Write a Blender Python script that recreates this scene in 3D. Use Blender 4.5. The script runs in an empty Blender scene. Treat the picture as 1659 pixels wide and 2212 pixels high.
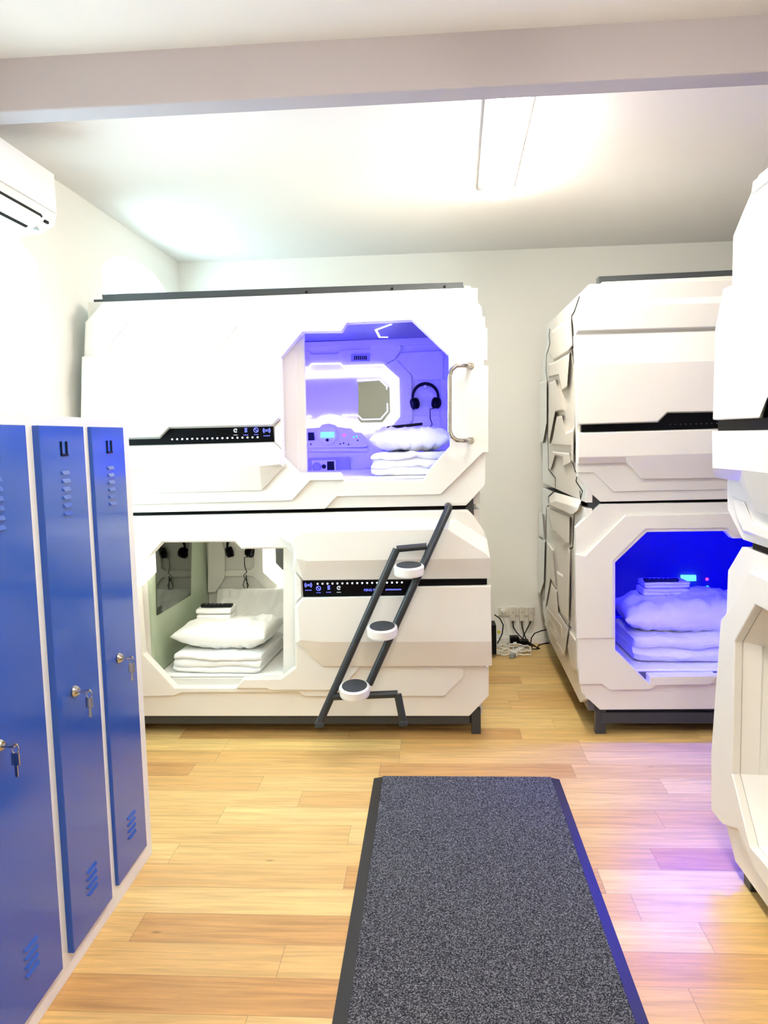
import bpy, bmesh, math, random
from math import sin, cos, pi, radians
from mathutils import Vector, Matrix, noise, geometry
random.seed(4)
S = bpy.context.scene
C = S.collection
# ------------------------------------------------------------------ camera (1659 x 2212 frame)
YAW, PIT, ROL, FPX, CH = .0658, .0994, .0237, 1650., 1.6
_f = Vector((-sin(YAW)*cos(PIT), cos(YAW)*cos(PIT), -sin(PIT)))
_r0 = Vector((cos(YAW), sin(YAW), 0)); _d0 = _f.cross(_r0)
_r = cos(ROL)*_r0 + sin(ROL)*_d0
_d = -sin(ROL)*_r0 + cos(ROL)*_d0
cam = bpy.data.objects.new('camera', bpy.data.cameras.new('camera')); C.objects.link(cam)
M = Matrix((_r, -_d, -_f)).transposed().to_4x4(); M.translation = (0, 0, CH)
cam.matrix_world = M
cam.data.sensor_fit = 'VERTICAL'; cam.data.sensor_height = 24.; cam.data.lens = 24.*FPX/2212.
cam.data.clip_start = .02
S.camera = cam

def P(px, py, ax, v):
    """world point on the plane (axis ax = v) that a surveyed image point lies on"""
    q = _r*((px-829.5)/FPX) + _d*((py-1106)/FPX) + _f
    o = (0, 0, CH)[ax]
    p = Vector((0, 0, CH)) + q*((v-o)/q[ax]); p[ax] = v
    return p
def PL(pts, ax, v): return [P(a, b, ax, v) for a, b in pts]

# ------------------------------------------------------------------ materials
MATS = {}
def mat(name, col, rough=.5, metal=0., bump=0., bscale=60., var=.0, vscale=4., emit=None, estr=0., spec=None, coat=0.):
    m = bpy.data.materials.new(name); m.use_nodes = True
    nt = m.node_tree; b = nt.nodes['Principled BSDF']
    b.inputs['Base Color'].default_value = (*col, 1); b.inputs['Roughness'].default_value = rough
    b.inputs['Metallic'].default_value = metal
    if spec is not None: b.inputs['Specular IOR Level'].default_value = spec
    if coat: b.inputs['Coat Weight'].default_value = coat; b.inputs['Coat Roughness'].default_value = .08
    tc = nt.nodes.new('ShaderNodeTexCoord')
    if var >= 0:
        n = nt.nodes.new('ShaderNodeTexNoise'); n.inputs['Scale'].default_value = vscale; n.inputs['Detail'].default_value = 3
        nt.links.new(tc.outputs['Object'], n.inputs['Vector'])
        mx = nt.nodes.new('ShaderNodeMixRGB'); mx.blend_type = 'MIX'
        nt.links.new(n.outputs['Fac'], mx.inputs['Fac'])
        v = max(var, .012)
        mx.inputs['Color1'].default_value = (*[min(1, c*(1-v)) for c in col], 1)
        mx.inputs['Color2'].default_value = (*[min(1, c*(1+v)) for c in col], 1)
        nt.links.new(mx.outputs['Color'], b.inputs['Base Color'])
    if bump:
        n2 = nt.nodes.new('ShaderNodeTexNoise'); n2.inputs['Scale'].default_value = bscale; n2.inputs['Detail'].default_value = 4
        nt.links.new(tc.outputs['Object'], n2.inputs['Vector'])
        bp = nt.nodes.new('ShaderNodeBump'); bp.inputs['Strength'].default_value = bump; bp.inputs['Distance'].default_value = .004
        nt.links.new(n2.outputs['Fac'], bp.inputs['Height']); nt.links.new(bp.outputs['Normal'], b.inputs['Normal'])
    if emit:
        b.inputs['Emission Color'].default_value = (*emit, 1); b.inputs['Emission Strength'].default_value = estr
    MATS[name] = m
    return m
white = mat('white_plastic', (.82, .80, .755), .33, bump=.03, bscale=25)
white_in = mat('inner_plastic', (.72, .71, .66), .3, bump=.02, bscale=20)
green_in = mat('green_wall_plastic', (.42, .50, .36), .16, var=.08)
dim_in = mat('dimmed_inner_plastic', (.12, .12, .14), .4, var=.05)  # colour darkened to dim room light inside, so the blue glow stays pure
wallp = mat('wall_paint', (.84, .83, .79), .9, bump=.04, bscale=90, var=.02, vscale=1.5)
ceilp = mat('ceiling_paint', (.81, .77, .75), .92, bump=.05, bscale=80, var=.02, vscale=1.2)
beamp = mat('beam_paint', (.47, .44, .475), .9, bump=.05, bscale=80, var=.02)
frame_m = mat('graphite_steel', (.045, .05, .058), .42, metal=.2, var=.06)
railg = mat('rail_steel', (.06, .068, .075), .4, metal=.3, var=.1)
ladder_m = mat('ladder_steel', (.03, .036, .042), .38, metal=.2, var=.08)
black = mat('black_gloss', (.002, .002, .003), .25, var=.02, spec=.08)
lamp_grey = mat('lamp_housing_grey', (.07, .066, .066), .5, var=.02)
blackm = mat('black_matte', (.006, .006, .007), .6, var=.05, spec=.15)
rubber = mat('rubber_pad', (.035, .04, .045), .8, bump=.4, bscale=300, var=.1, vscale=60)
chrome = mat('chrome', (.50, .48, .44), .12, metal=1.)
linen = mat('white_linen', (.86, .86, .84), .85, bump=.12, bscale=140, var=.015)
lockw = mat('locker_frame_paint', (.74, .74, .72), .35, var=.01)
acw = mat('air_conditioner_plastic', (.86, .86, .86), .3)
plugw = mat('plug_plastic', (.72, .68, .6), .45, var=.03)
cablew = mat('white_cable', (.85, .84, .8), .5, var=.03)
yellow = mat('yellow_tag', (.75, .62, .03), .5, var=.03)
mirror = mat('mirror_glass', (.36, .43, .43), .03, metal=1., var=0)
mirrord = mat('dark_mirror_glass', (.20, .22, .20), .04, metal=1., var=0)
safe_m = mat('safe_steel', (.35, .35, .38), .45, var=.04)
greyp = mat('grey_plastic', (.30, .33, .33), .4, var=.05)
def emis(name, col, st): return mat(name, col, .5, emit=col, estr=st)
lamp_m = emis('lamp_diffuser', (1., .93, .80), 15.)
ring_m = emis('light_ring_white', (1., .99, 1.), .42)
ringw_m = emis('light_ring_warm', (1., .98, .86), 1.1)
blue_led = emis('blue_led', (.045, .03, 1.), 5.)
blue_deep = emis('blue_led_deep', (.0, .0, 1.), 62.)
warm_fill = emis('warm_fill', (1., .97, .80), 5.)
dotm = emis('indicator_white', (.8, .85, 1.), .8)
blueicon = emis('indicator_blue', (.12, .14, 1.), .4)
greyicon = emis('indicator_grey', (.35, .36, .38), .25)
lcd_m = emis('lcd_cyan', (.16, .8, .95), .3)
redm = emis('indicator_red', (1., .08, .35), .3)
cyanm = emis('indicator_cyan', (.05, .6, 1.), .3)

def blue_paint():
    m = mat('blue_enamel', (.006, .070, .42), .20, var=.03, coat=.3)
    return m
lockb = blue_paint()

def floor_mat():
    m = bpy.data.materials.new('oak_floorboards'); m.use_nodes = True
    nt = m.node_tree; b = nt.nodes['Principled BSDF']; N = nt.nodes.new; L = nt.links.new
    tc = N('ShaderNodeTexCoord'); sp = N('ShaderNodeSeparateXYZ'); L(tc.outputs['Object'], sp.inputs[0])
    def mth(op, a, bb=None, clamp=False):
        n = N('ShaderNodeMath'); n.operation = op; n.use_clamp = clamp
        for i, v in enumerate((a, bb)):
            if v is None: continue
            if isinstance(v, (int, float)): n.inputs[i].default_value = v
            else: L(v, n.inputs[i])
        return n.outputs[0]
    yy = mth('DIVIDE', sp.outputs['Y'], .150)
    row = mth('FLOOR', yy); fy = mth('FRACT', yy)
    wn = N('ShaderNodeTexWhiteNoise'); wn.noise_dimensions = '1D'; L(row, wn.inputs['W'])
    off = mth('MULTIPLY', wn.outputs['Value'], 5.3)
    xx = mth('ADD', mth('DIVIDE', sp.outputs['X'], .92), off)
    colm = mth('FLOOR', xx); fx = mth('FRACT', xx)
    cx = N('ShaderNodeCombineXYZ'); L(row, cx.inputs[0]); L(colm, cx.inputs[1])
    w2 = N('ShaderNodeTexWhiteNoise'); w2.noise_dimensions = '2D'; L(cx.outputs[0], w2.inputs['Vector'])
    ramp = N('ShaderNodeValToRGB'); L(w2.outputs['Value'], ramp.inputs['Fac'])
    e = ramp.color_ramp.elements
    e[0].position = 0; e[0].color = (.60, .33, .11, 1)
    e[1].position = 1; e[1].color = (.86, .62, .25, 1)
    for p_, c_ in ((.3, (.72, .45, .16, 1)), (.7, (.79, .53, .20, 1))):
        k = e.new(p_); k.color = c_
    # grain : noise stretched along the board, shifted for each board
    cb = N('ShaderNodeCombineXYZ')
    L(mth('ADD', mth('MULTIPLY', sp.outputs['X'], 1.6), mth('MULTIPLY', w2.outputs['Value'], 37.)), cb.inputs[0])
    L(mth('MULTIPLY', sp.outputs['Y'], 26.), cb.inputs[1]); L(mth('MULTIPLY', row, 3.1), cb.inputs[2])
    g = N('ShaderNodeTexNoise'); g.inputs['Scale'].default_value = 1.7; g.inputs['Detail'].default_value = 7; g.inputs['Roughness'].default_value = .62
    g.inputs['Distortion'].default_value = .7
    L(cb.outputs[0], g.inputs['Vector'])
    gr = N('ShaderNodeMapRange'); gr.inputs[1].default_value = .3; gr.inputs[2].default_value = .72; gr.inputs[3].default_value = .70; gr.inputs[4].default_value = 1.14
    L(g.outputs['Fac'], gr.inputs[0])
    # knots
    kc = N('ShaderNodeCombineXYZ'); L(mth('MULTIPLY', sp.outputs['X'], 1.0), kc.inputs[0]); L(mth('MULTIPLY', sp.outputs['Y'], 2.6), kc.inputs[1])
    vo = N('ShaderNodeTexVoronoi'); vo.inputs['Scale'].default_value = 2.1; L(kc.outputs[0], vo.inputs['Vector'])
    kn = N('ShaderNodeMapRange'); kn.inputs[1].default_value = .012; kn.inputs[2].default_value = .05; kn.inputs[3].default_value = .45; kn.inputs[4].default_value = 1.
    L(vo.outputs['Distance'], kn.inputs[0])
    tot = mth('MULTIPLY', gr.outputs[0], kn.outputs[0])
    # joints
    gy = mth('LESS_THAN', mth('MINIMUM', fy, mth('SUBTRACT', 1., fy)), .008)
    gx = mth('LESS_THAN', mth('MINIMUM', fx, mth('SUBTRACT', 1., fx)), .0014)
    gap = mth('SUBTRACT', 1., mth('MULTIPLY', mth('MAXIMUM', gy, gx), .35))
    tot = mth('MULTIPLY', tot, gap)
    vm = N('ShaderNodeVectorMath'); vm.operation = 'SCALE'; L(ramp.outputs['Color'], vm.inputs[0]); L(tot, vm.inputs['Scale'])
    L(vm.outputs[0], b.inputs['Base Color'])
    b.inputs['Roughness'].default_value = .36
    bp = N('ShaderNodeBump'); bp.inputs['Strength'].default_value = .12; bp.inputs['Distance'].default_value = .002
    L(tot, bp.inputs['Height']); L(bp.outputs['Normal'], b.inputs['Normal'])
    return m
def carpet_mat():
    m = bpy.data.materials.new('speckled_carpet'); m.use_nodes = True
    nt = m.node_tree; b = nt.nodes['Principled BSDF']; N = nt.nodes.new; L = nt.links.new
    tc = N('ShaderNodeTexCoord')
    n = N('ShaderNodeTexNoise'); n.inputs['Scale'].default_value = 210; n.inputs['Detail'].default_value = 3; n.inputs['Roughness'].default_value = .75
    L(tc.outputs['Object'], n.inputs['Vector'])
    r = N('ShaderNodeValToRGB'); L(n.outputs['Fac'], r.inputs['Fac'])
    e = r.color_ramp.elements
    e[0].position = .38; e[0].color = (.010, .011, .016, 1); e[1].position = .66; e[1].color = (.30, .31, .34, 1)
    k = e.new(.5); k.color = (.055, .057, .066, 1)
    L(r.outputs['Color'], b.inputs['Base Color']); b.inputs['Roughness'].default_value = 1.
    b.inputs['Specular IOR Level'].default_value = .1
    bp = N('ShaderNodeBump'); bp.inputs['Strength'].default_value = .6; bp.inputs['Distance'].default_value = .004
    L(n.outputs['Fac'], bp.inputs['Height']); L(bp.outputs['Normal'], b.inputs['Normal'])
    return m
def glass_mat():
    m = bpy.data.materials.new('window_glass'); m.use_nodes = True
    nt = m.node_tree; nt.nodes.clear(); N = nt.nodes.new; L = nt.links.new
    o = N('ShaderNodeOutputMaterial'); t = N('ShaderNodeBsdfTransparent'); t.inputs[0].default_value = (.95, 1., .99, 1)
    g = N('ShaderNodeBsdfGlossy'); g.inputs['Roughness'].default_value = .03
    lw = N('ShaderNodeLayerWeight'); lw.inputs['Blend'].default_value = .03
    mx = N('ShaderNodeMixShader'); L(lw.outputs['Fresnel'], mx.inputs[0]); L(t.outputs[0], mx.inputs[1]); L(g.outputs[0], mx.inputs[2])
    L(mx.outputs[0], o.inputs[0]); return m
oak = floor_mat(); carpet = carpet_mat(); glass = glass_mat()

# ------------------------------------------------------------------ mesh builder
class MB:
    def __init__(s): s.v = []; s.f = []; s.smooth = []
    def add(s, vs, fs, sm=False):
        o = len(s.v); s.v += [Vector(v) for v in vs]
        s.f += [tuple(i+o for i in f) for f in fs]; s.smooth += [sm]*len(fs); return s
    def box(s, a, b):
        x0, y0, z0 = a; x1, y1, z1 = b
        vs = [(x0,y0,z0),(x1,y0,z0),(x1,y1,z0),(x0,y1,z0),(x0,y0,z1),(x1,y0,z1),(x1,y1,z1),(x0,y1,z1)]
        return s.add(vs, [(0,3,2,1),(4,5,6,7),(0,1,5,4),(1,2,6,5),(2,3,7,6),(3,0,4,7)])
    def prism(s, outer, ax, back, holes=()):
        """polygon (already on its front plane) with holes, extruded to the plane ax = back"""
        loops = [list(outer)] + [list(h) for h in holes]
        a2 = [i for i in range(3) if i != ax]
        flat = [[Vector((p[a2[0]], p[a2[1]], 0)) for p in l] for l in loops]
        tris = geometry.tessellate_polygon(flat)
        pts = [p for l in loops for p in l]; n = len(pts)
        bk = []
        for p in pts:
            q = Vector(p); q[ax] = back; bk.append(q)
        fs = [t for t in tris] + [tuple(n+i for i in reversed(t)) for t in tris]
        o = 0
        for l in loops:
            k = len(l)
            for i in range(k): fs.append((o+i, o+(i+1) % k, n+o+(i+1) % k, n+o+i))
            o += k
        return s.add(pts+bk, fs)
    def relief(s, outer, inner):
        n = len(outer); fs = [(i, (i+1) % n, n+(i+1) % n, n+i) for i in range(n)] + [tuple(range(n, 2*n))]
        return s.add(list(outer)+list(inner), fs)
    def tube(s, pts, r, seg=10, closed=False, caps=True):
        pts = [Vector(p) for p in pts]; n = len(pts); rings = []
        up = None
        for i, p in enumerate(pts):
            a = pts[(i-1) % n] if (closed or i > 0) else p
            b = pts[(i+1) % n] if (closed or i < n-1) else p
            t = (b-a).normalized()
            if up is None:
                up = t.orthogonal().normalized()
            else:
                up = (up - t*up.dot(t));  up = up.normalized() if up.length > 1e-6 else t.orthogonal().normalized()
            w = t.cross(up)
            rr = r[i] if isinstance(r, (list, tuple)) else r
            rings.append([p + (up*cos(2*pi*k/seg)+w*sin(2*pi*k/seg))*rr for k in range(seg)])
        vs = [v for R_ in rings for v in R_]; fs = []
        for i in range(n if closed else n-1):
            j = (i+1) % n
            for k in range(seg): fs.append((i*seg+k, i*seg+(k+1) % seg, j*seg+(k+1) % seg, j*seg+k))
        s.add(vs, fs, True)
        if caps and not closed:
            s.add(rings[0], [tuple(range(seg))[::-1]]); s.add(rings[-1], [tuple(range(seg))])
        return s
    def lathe(s, prof, c, axis=(0,0,1), seg=32):
        """prof: (radius, height) pairs"""
        ax = Vector(axis).normalized(); u = ax.orthogonal().normalized(); w = ax.cross(u); c = Vector(c)
        n = len(prof); vs = []
        for r, h in prof:
            for k in range(seg): vs.append(c+ax*h+(u*cos(2*pi*k/seg)+w*sin(2*pi*k/seg))*r)
        fs = []
        for i in range(n-1):
            for k in range(seg): fs.append((i*seg+k, i*seg+(k+1) % seg, (i+1)*seg+(k+1) % seg, (i+1)*seg+k))
        s.add(vs, fs)
        s.add(vs[:seg], [tuple(range(seg))[::-1]]); s.add(vs[-seg:], [tuple(range(seg))])
        return s
    def ribbon(s, pts, ax, w, d):
        """flat strip of width w along a polyline lying on plane ax, thickness d towards -ax"""
        pts = [Vector(p) for p in pts]; nrm = Vector((0,0,0)); nrm[ax] = -1
        L, Rr = [], []
        for i, p in enumerate(pts):
            a = pts[max(i-1, 0)]; b = pts[min(i+1, len(pts)-1)]
            d1 = (p-a).normalized() if i > 0 else (b-p).normalized(); d2 = (b-p).normalized() if i < len(pts)-1 else d1
            n1 = d1.cross(nrm); n2 = d2.cross(nrm); m = (n1+n2); m = m/max(m.length_squared, .5)*2
            L.append(p+m*w*.5); Rr.append(p-m*w*.5)
        poly = L+Rr[::-1]
        front = [p+nrm*d for p in poly]
        k = len(poly)
        fs = []
        n = len(pts)
        for i in range(n-1): fs.append((i, i+1, 2*n-2-i, 2*n-1-i)); fs.append((k+i, k+2*n-1-i, k+2*n-2-i, k+i+1))
        for i in range(k): fs.append((i, k+i, k+(i+1) % k, (i+1) % k))
        return s.add(front+poly, fs)
    def build(s, name, m, parent=None, bevel=0., seg=2, subsurf=0, fix=True):
        me = bpy.data.meshes.new(name)
        o = bpy.data.objects.new(name, me); C.objects.link(o)
        off = Vector((0,0,0))
        if parent:
            o.parent = parent; q = parent
            while q: off += q.location; q = q.parent
        me.from_pydata([v-off for v in s.v], [], s.f)
        for p, sm in zip(me.polygons, s.smooth): p.use_smooth = sm
        if fix:
            bm = bmesh.new(); bm.from_mesh(me); bmesh.ops.recalc_face_normals(bm, faces=bm.faces); bm.to_mesh(me); bm.free()
        me.materials.append(m); me.update()
        if bevel:
            b = o.modifiers.new('bevel', 'BEVEL'); b.width = bevel; b.segments = seg; b.limit_method = 'ANGLE'; b.angle_limit = radians(28)
        if subsurf:
            b = o.modifiers.new('sub', 'SUBSURF'); b.levels = subsurf; b.render_levels = subsurf
        return o
def thing(name, label, cat, loc, group=None):
    o = bpy.data.objects.new(name, None); C.objects.link(o); o.location = loc; o.empty_display_size = .1
    return tag(o, label, cat, group)
def tag(o, label, cat, group=None, kind=None):
    o['label'] = label; o['category'] = cat
    if group: o['group'] = group
    if kind: o['kind'] = kind
    return o
def struct(o, label=None):
    o['kind'] = 'structure'
    if label: o['label'] = label
    return o
def text(name, body, size, origin, ux, uz, m, parent, depth=.0006):
    """lettering lying on a surface: ux = reading direction, uz = up"""
    cu = bpy.data.curves.new(name, 'FONT'); cu.body = body; cu.size = size; cu.extrude = depth; cu.align_x = 'LEFT'
    t = bpy.data.objects.new(name+'_tmp', cu); C.objects.link(t)
    dg = bpy.context.evaluated_depsgraph_get(); dg.update()
    me = bpy.data.meshes.new_from_object(t.evaluated_get(dg))
    bpy.data.objects.remove(t)
    ux = Vector(ux).normalized(); uz = Vector(uz).normalized(); un = ux.cross(uz)
    mb = MB(); mb.add([Vector(origin)+ux*v.co.x+uz*v.co.y+un*v.co.z for v in me.vertices], [tuple(p.vertices) for p in me.polygons])
    return mb.build(name, m, parent)

# ------------------------------------------------------------------ the room
XL, XR, YB, YR, ZC = -1.87, 3.25, 5.75, -3.0, 2.92
struct(MB().box((XL-.4, YR-.1, -.1), (XR+.1, YB+.1, 0)).build('floor', oak))
struct(MB().box((XL-.4, YR-.1, ZC), (XR+.1, YB+.1, ZC+.12)).build('ceiling', ceilp))
struct(MB().box((XL, YB, 0), (XR, YB+.1, ZC)).build('wall_back', wallp))
struct(MB().box((XR, YR, 0), (XR+.1, YB+.1, ZC)).build('wall_right', wallp))
struct(MB().box((XL-.4, YR-.1, 0), (XR+.1, YR, ZC)).build('wall_rear', wallp))
def arch(y0, y1, z0, zs, za, x):
    pts = [(x, y0, z0), (x, y1, z0)]
    n = 20
    for i in range(n+1):
        t = i/n; y = y1+(y0-y1)*t; k = 2*t-1
        pts.append((x, y, zs+(za-zs)*(max(0, 1-abs(k)**2.6))))
    return [Vector(p) for p in pts]
WIN = [(2.35, 3.63, 1.05, 2.46, 2.60), (4.37, 5.52, 1.05, 2.60, 2.745)]
outerw = [Vector(p) for p in ((XL, YR, 0), (XL, YB+.1, 0), (XL, YB+.1, ZC), (XL, YR, ZC))]
struct(MB().prism(outerw, 0, XL-.4, [arch(*w, XL) for w in WIN]).build('wall_left', wallp))
for i, w in enumerate(WIN):
    wt = bpy.data.objects.new('window_%d' % (i+1), None); C.objects.link(wt); wt.location = (XL-.3, (w[0]+w[1])/2, w[2]); wt['kind'] = 'structure'
    wt['label'] = ['daylit window below the air conditioner', 'daylit arched window behind the left bunk pods'][i]
    y0, y1, z0, zs, za = w
    inn = arch(y0+.06, y1-.06, z0+.06, zs-.05, za-.05, XL-.30)
    fr = MB().prism(arch(*w, XL-.30), 0, XL-.36, [inn])
    fr.build('window_frame', acw, wt)
    MB().prism(arch(y0+.05, y1-.05, z0+.05, zs-.04, za-.04, XL-.325), 0, XL-.331).build('glass', glass, wt)
# ceiling beam across the room
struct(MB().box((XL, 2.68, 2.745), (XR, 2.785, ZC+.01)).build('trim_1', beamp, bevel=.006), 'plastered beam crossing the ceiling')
struct(MB().box((XL, YB-.012, 0), (XR, YB, .06)).build('baseboard_back', acw, bevel=.003))
struct(MB().box((XL, YR, 0), (XL+.012, YB, .06)).build('baseboard_left', acw, bevel=.003))

# ceiling lamps: long battens
def batten(p0, p1, w, label):
    t = thing('batten_lamp', label, 'ceiling light', (p0+p1)/2, 'ceiling battens')
    d = (p1-p0).normalized(); s_ = Vector((d.y, -d.x, 0)); L = (p1-p0).length
    def slab(zlo, zhi, hw, e, sh=0.):
        mb = MB(); a = p0-d*e; b = p1+d*e
        vs = [(q+s_*(hw*k+sh)+Vector((0,0,z))) for z in (zlo, zhi) for q, k in ((a,-1),(b,-1),(b,1),(a,1))]
        return mb.add(vs, [(0,1,2,3),(7,6,5,4),(0,4,5,1),(1,5,6,2),(2,6,7,3),(3,7,4,0)])
    slab(.034, .046, w*.80, .01, -.012).build('lamp_housing', lamp_grey, t, bevel=.003)
    slab(-.028, .037, w*.5, -.004).build('diffuser', lamp_m, t, bevel=.01)
    return t
zc = Vector((0, 0, ZC-.046))
batten(Vector((.335, 3.12, 0))+zc, Vector((.372, 4.30, 0))+zc, .125, 'lit white batten lamp on the ceiling beyond the beam')
batten(Vector((.25, .35, 0))+zc, Vector((.25, 1.65, 0))+zc, .125, 'lit white batten lamp on the ceiling this side of the beam')
batten(Vector((.25, -2.1, 0))+zc, Vector((.25, -.8, 0))+zc, .125, 'lit white batten lamp on the ceiling behind the camera')

# ------------------------------------------------------------------ helpers for pods
def icon_arc(mb, c, r, a0, a1, w, n=8):
    pts = [c+Vector((cos(a0+(a1-a0)*i/n)*r, 0, sin(a0+(a1-a0)*i/n)*r)) for i in range(n+1)]
    mb.ribbon(pts, 1, w, .001)
def strip_icons(strip, Y, spots, dots, flip):
    """spots: pixel centres of the four symbols; dots: list of pixel centres"""
    Yi = Y
    (wx, wy), (nx, ny), (sx, sy), (kx, ky) = spots
    c = P(wx, wy, 1, Yi); mb = MB()                           # radio waves symbol
    icon_arc(mb, c, .004, 0, 2*pi, .003)
    for s_ in (0, pi):
        icon_arc(mb, c, .011, s_-.75, s_+.75, .0032); icon_arc(mb, c, .018, s_-.75, s_+.75, .0036)
    c2 = c+Vector((0, 0, -.027))
    for k in range(4): mb.ribbon([c2+Vector((-.017+k*.009, 0, 0)), c2+Vector((-.011+k*.009, 0, 0))], 1, .0035, .001)
    mb.build('wave_symbol', blueicon, strip)
    c = P(nx, ny, 1, Yi); mb = MB(); icon_arc(mb, c, .0115, 0, 2*pi, .0032, 16)
    mb.ribbon([c+Vector((-.008, 0, .008)), c+Vector((.008, 0, -.008))], 1, .0035, .001)
    c2 = c+Vector((0, 0, -.023)); 
    for k in range(3): mb.ribbon([c2+Vector((-.011+k*.008, 0, 0)), c2+Vector((-.006+k*.008, 0, 0))], 1, .003, .001)
    mb.build('prohibition_symbol', blueicon, strip)
    c = P(sx, sy, 1, Yi); mb = MB()
    for k in range(3): mb.ribbon([c+Vector((-.006, 0, .009-k*.008)), c+Vector((.007, 0, .011-k*.008))], 1, .005, .001)
    c2 = c+Vector((0, 0, -.023))
    for k in range(3): mb.ribbon([c2+Vector((-.013+k*.009, 0, 0)), c2+Vector((-.007+k*.009, 0, 0))], 1, .003, .001)
    mb.build('service_symbol', blueicon, strip)
    c = P(kx, ky, 1, Yi); mb = MB(); icon_arc(mb, c, .0085, .4, 5.6, .005, 14)
    mb.ribbon([c+Vector((0, 0, 0)), c+Vector((.008, 0, .004))], 1, .004, .001)
    c2 = c+Vector((0, 0, -.023)); mb.ribbon([c2+Vector((-.012, 0, 0)), c2+Vector((.010, 0, 0))], 1, .0025, .001)
    mb.build('dial_symbol', greyicon, strip)
    for (dx, dy) in dots:
        MB().lathe([(.0046, 0), (.0046, .0012), (.003, .002)], P(dx, dy, 1, Yi), (0, -1, 0), 10).build('indicator_light', dotm, strip)

def soft_box(name, c, size, m, rotz=0., tilt=0., wr=.012, seed=0, p=2.6, nx=56, ny=42, seam=True, parent=None, sag=0., wf=5.):
    """pillow: two skins meeting in a thin edge, wrinkled"""
    sx, sy, sz = size; mb = MB(); c = Vector(c)
    R_ = Matrix.Rotation(rotz, 3, 'Z') @ Matrix.Rotation(tilt, 3, 'X')
    vs = []; fs = []
    for side in (1, -1):
        for j in range(ny+1):
            for i in range(nx+1):
                u = 2*i/nx-1; v = 2*j/ny-1
                h = (max(0, (1-abs(u)**3.6))*max(0, (1-abs(v)**3.2)))**.5
                pin = 1-.10*(abs(u)**4)*(1-abs(v)**2)*0 - .06*(1-abs(u)**2)*abs(v)**4
                pin2 = 1-.06*(1-abs(v)**2)*abs(u)**4
                q = Vector((u*sx/2*pin2, v*sy/2*pin, 0))
                nn = noise.noise(Vector((q.x*wf*1.0+seed*7.1, q.y*wf*2.3, side*3.)))
                n2 = noise.noise(Vector((q.x*wf*3+seed, q.y*wf*1.2, side*5.)))
                ridg = (1-abs(n2))**3
                z = side*h*sz/2*(1+.10*noise.noise(Vector((q.x*6+seed, q.y*6, 1)))) + (nn*wr*1.1 + (ridg-.5)*wr*1.2)*(h**.5)
                z -= sag*(abs(u)**2)
                vs.append(c+R_ @ Vector((q.x, q.y, z)))
    W_ = nx+1; o2 = (nx+1)*(ny+1)
    for j in range(ny):
        for i in range(nx):
            a = j*W_+i; fs.append((a, a+1, a+W_+1, a+W_)); b = o2+a; fs.append((b, b+W_, b+W_+1, b+1))
    mb.add(vs, fs, True)
    o = mb.build(name, m, parent, fix=False)
    bm = bmesh.new(); bm.from_mesh(o.data); bmesh.ops.remove_doubles(bm, verts=bm.verts, dist=1e-5); bmesh.ops.recalc_face_normals(bm, faces=bm.faces); bm.to_mesh(o.data); bm.free()
    for pl in o.data.polygons: pl.use_smooth = True
    return o
def folded(name, c, size, layers, m, rotz=0., seed=0, wr=.008, parent=None, along='x'):
    """a cloth folded in flat layers: serpentine section, extruded; c = bottom centre"""
    sx, sy, sz = size; c = Vector(c); t = sz/layers
    # section in (u = depth, z): closed serpentine outline made of rounded layers
    prof = []
    n = 8
    for k in range(layers):
        z0 = k*t
        # right rounded end of layer k
        for i in range(n+1):
            a = -pi/2+pi*i/n
            prof.append((sy/2-t*.5+cos(a)*t*.5*(1.0), z0+t*.5+sin(a)*t*.47))
    for k in reversed(range(layers)):
        z0 = k*t
        for i in range(n+1):
            a = pi/2+pi*i/n
            prof.append((-sy/2+t*.5+cos(a)*t*.5, z0+t*.5+sin(a)*t*.47))
    nx = 34; vs = []; K = len(prof)
    R_ = Matrix.Rotation(rotz, 3, 'Z')
    for i in range(nx+1):
        u = 2*i/nx-1
        e = (max(0, 1-abs(u)**9))**.5
        for (y, z) in prof:
            zz = z; yy = y
            q = Vector((u*sx/2, yy, zz))
            n1 = noise.noise(Vector((q.x*7+seed*3.3, q.y*7, q.z*30)))
            n2 = noise.noise(Vector((q.x*22+seed, q.y*9, q.z*40+4)))
            d = wr*(n1+.5*n2)
            sc = .72+.28*e if abs(u) > .8 else 1
            zz = sz/2+(zz-sz/2)*(.80+.2*e)
            vs.append(c+R_ @ Vector((u*sx/2+(n1*wr*1.2), yy*(.94+.06*e)+d, max(zz+d*(1 if z > t*.4 else 0), 0.0))))
    fs = []
    for i in range(nx):
        for k in range(K): fs.append((i*K+k, i*K+(k+1) % K, (i+1)*K+(k+1) % K, (i+1)*K+k))
    mb = MB(); mb.add(vs, fs, True)
    mb.add(vs[:K], [tuple(range(K))]); mb.add(vs[-K:], [tuple(range(K))[::-1]])
    return mb.build(name, m, parent)

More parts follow.
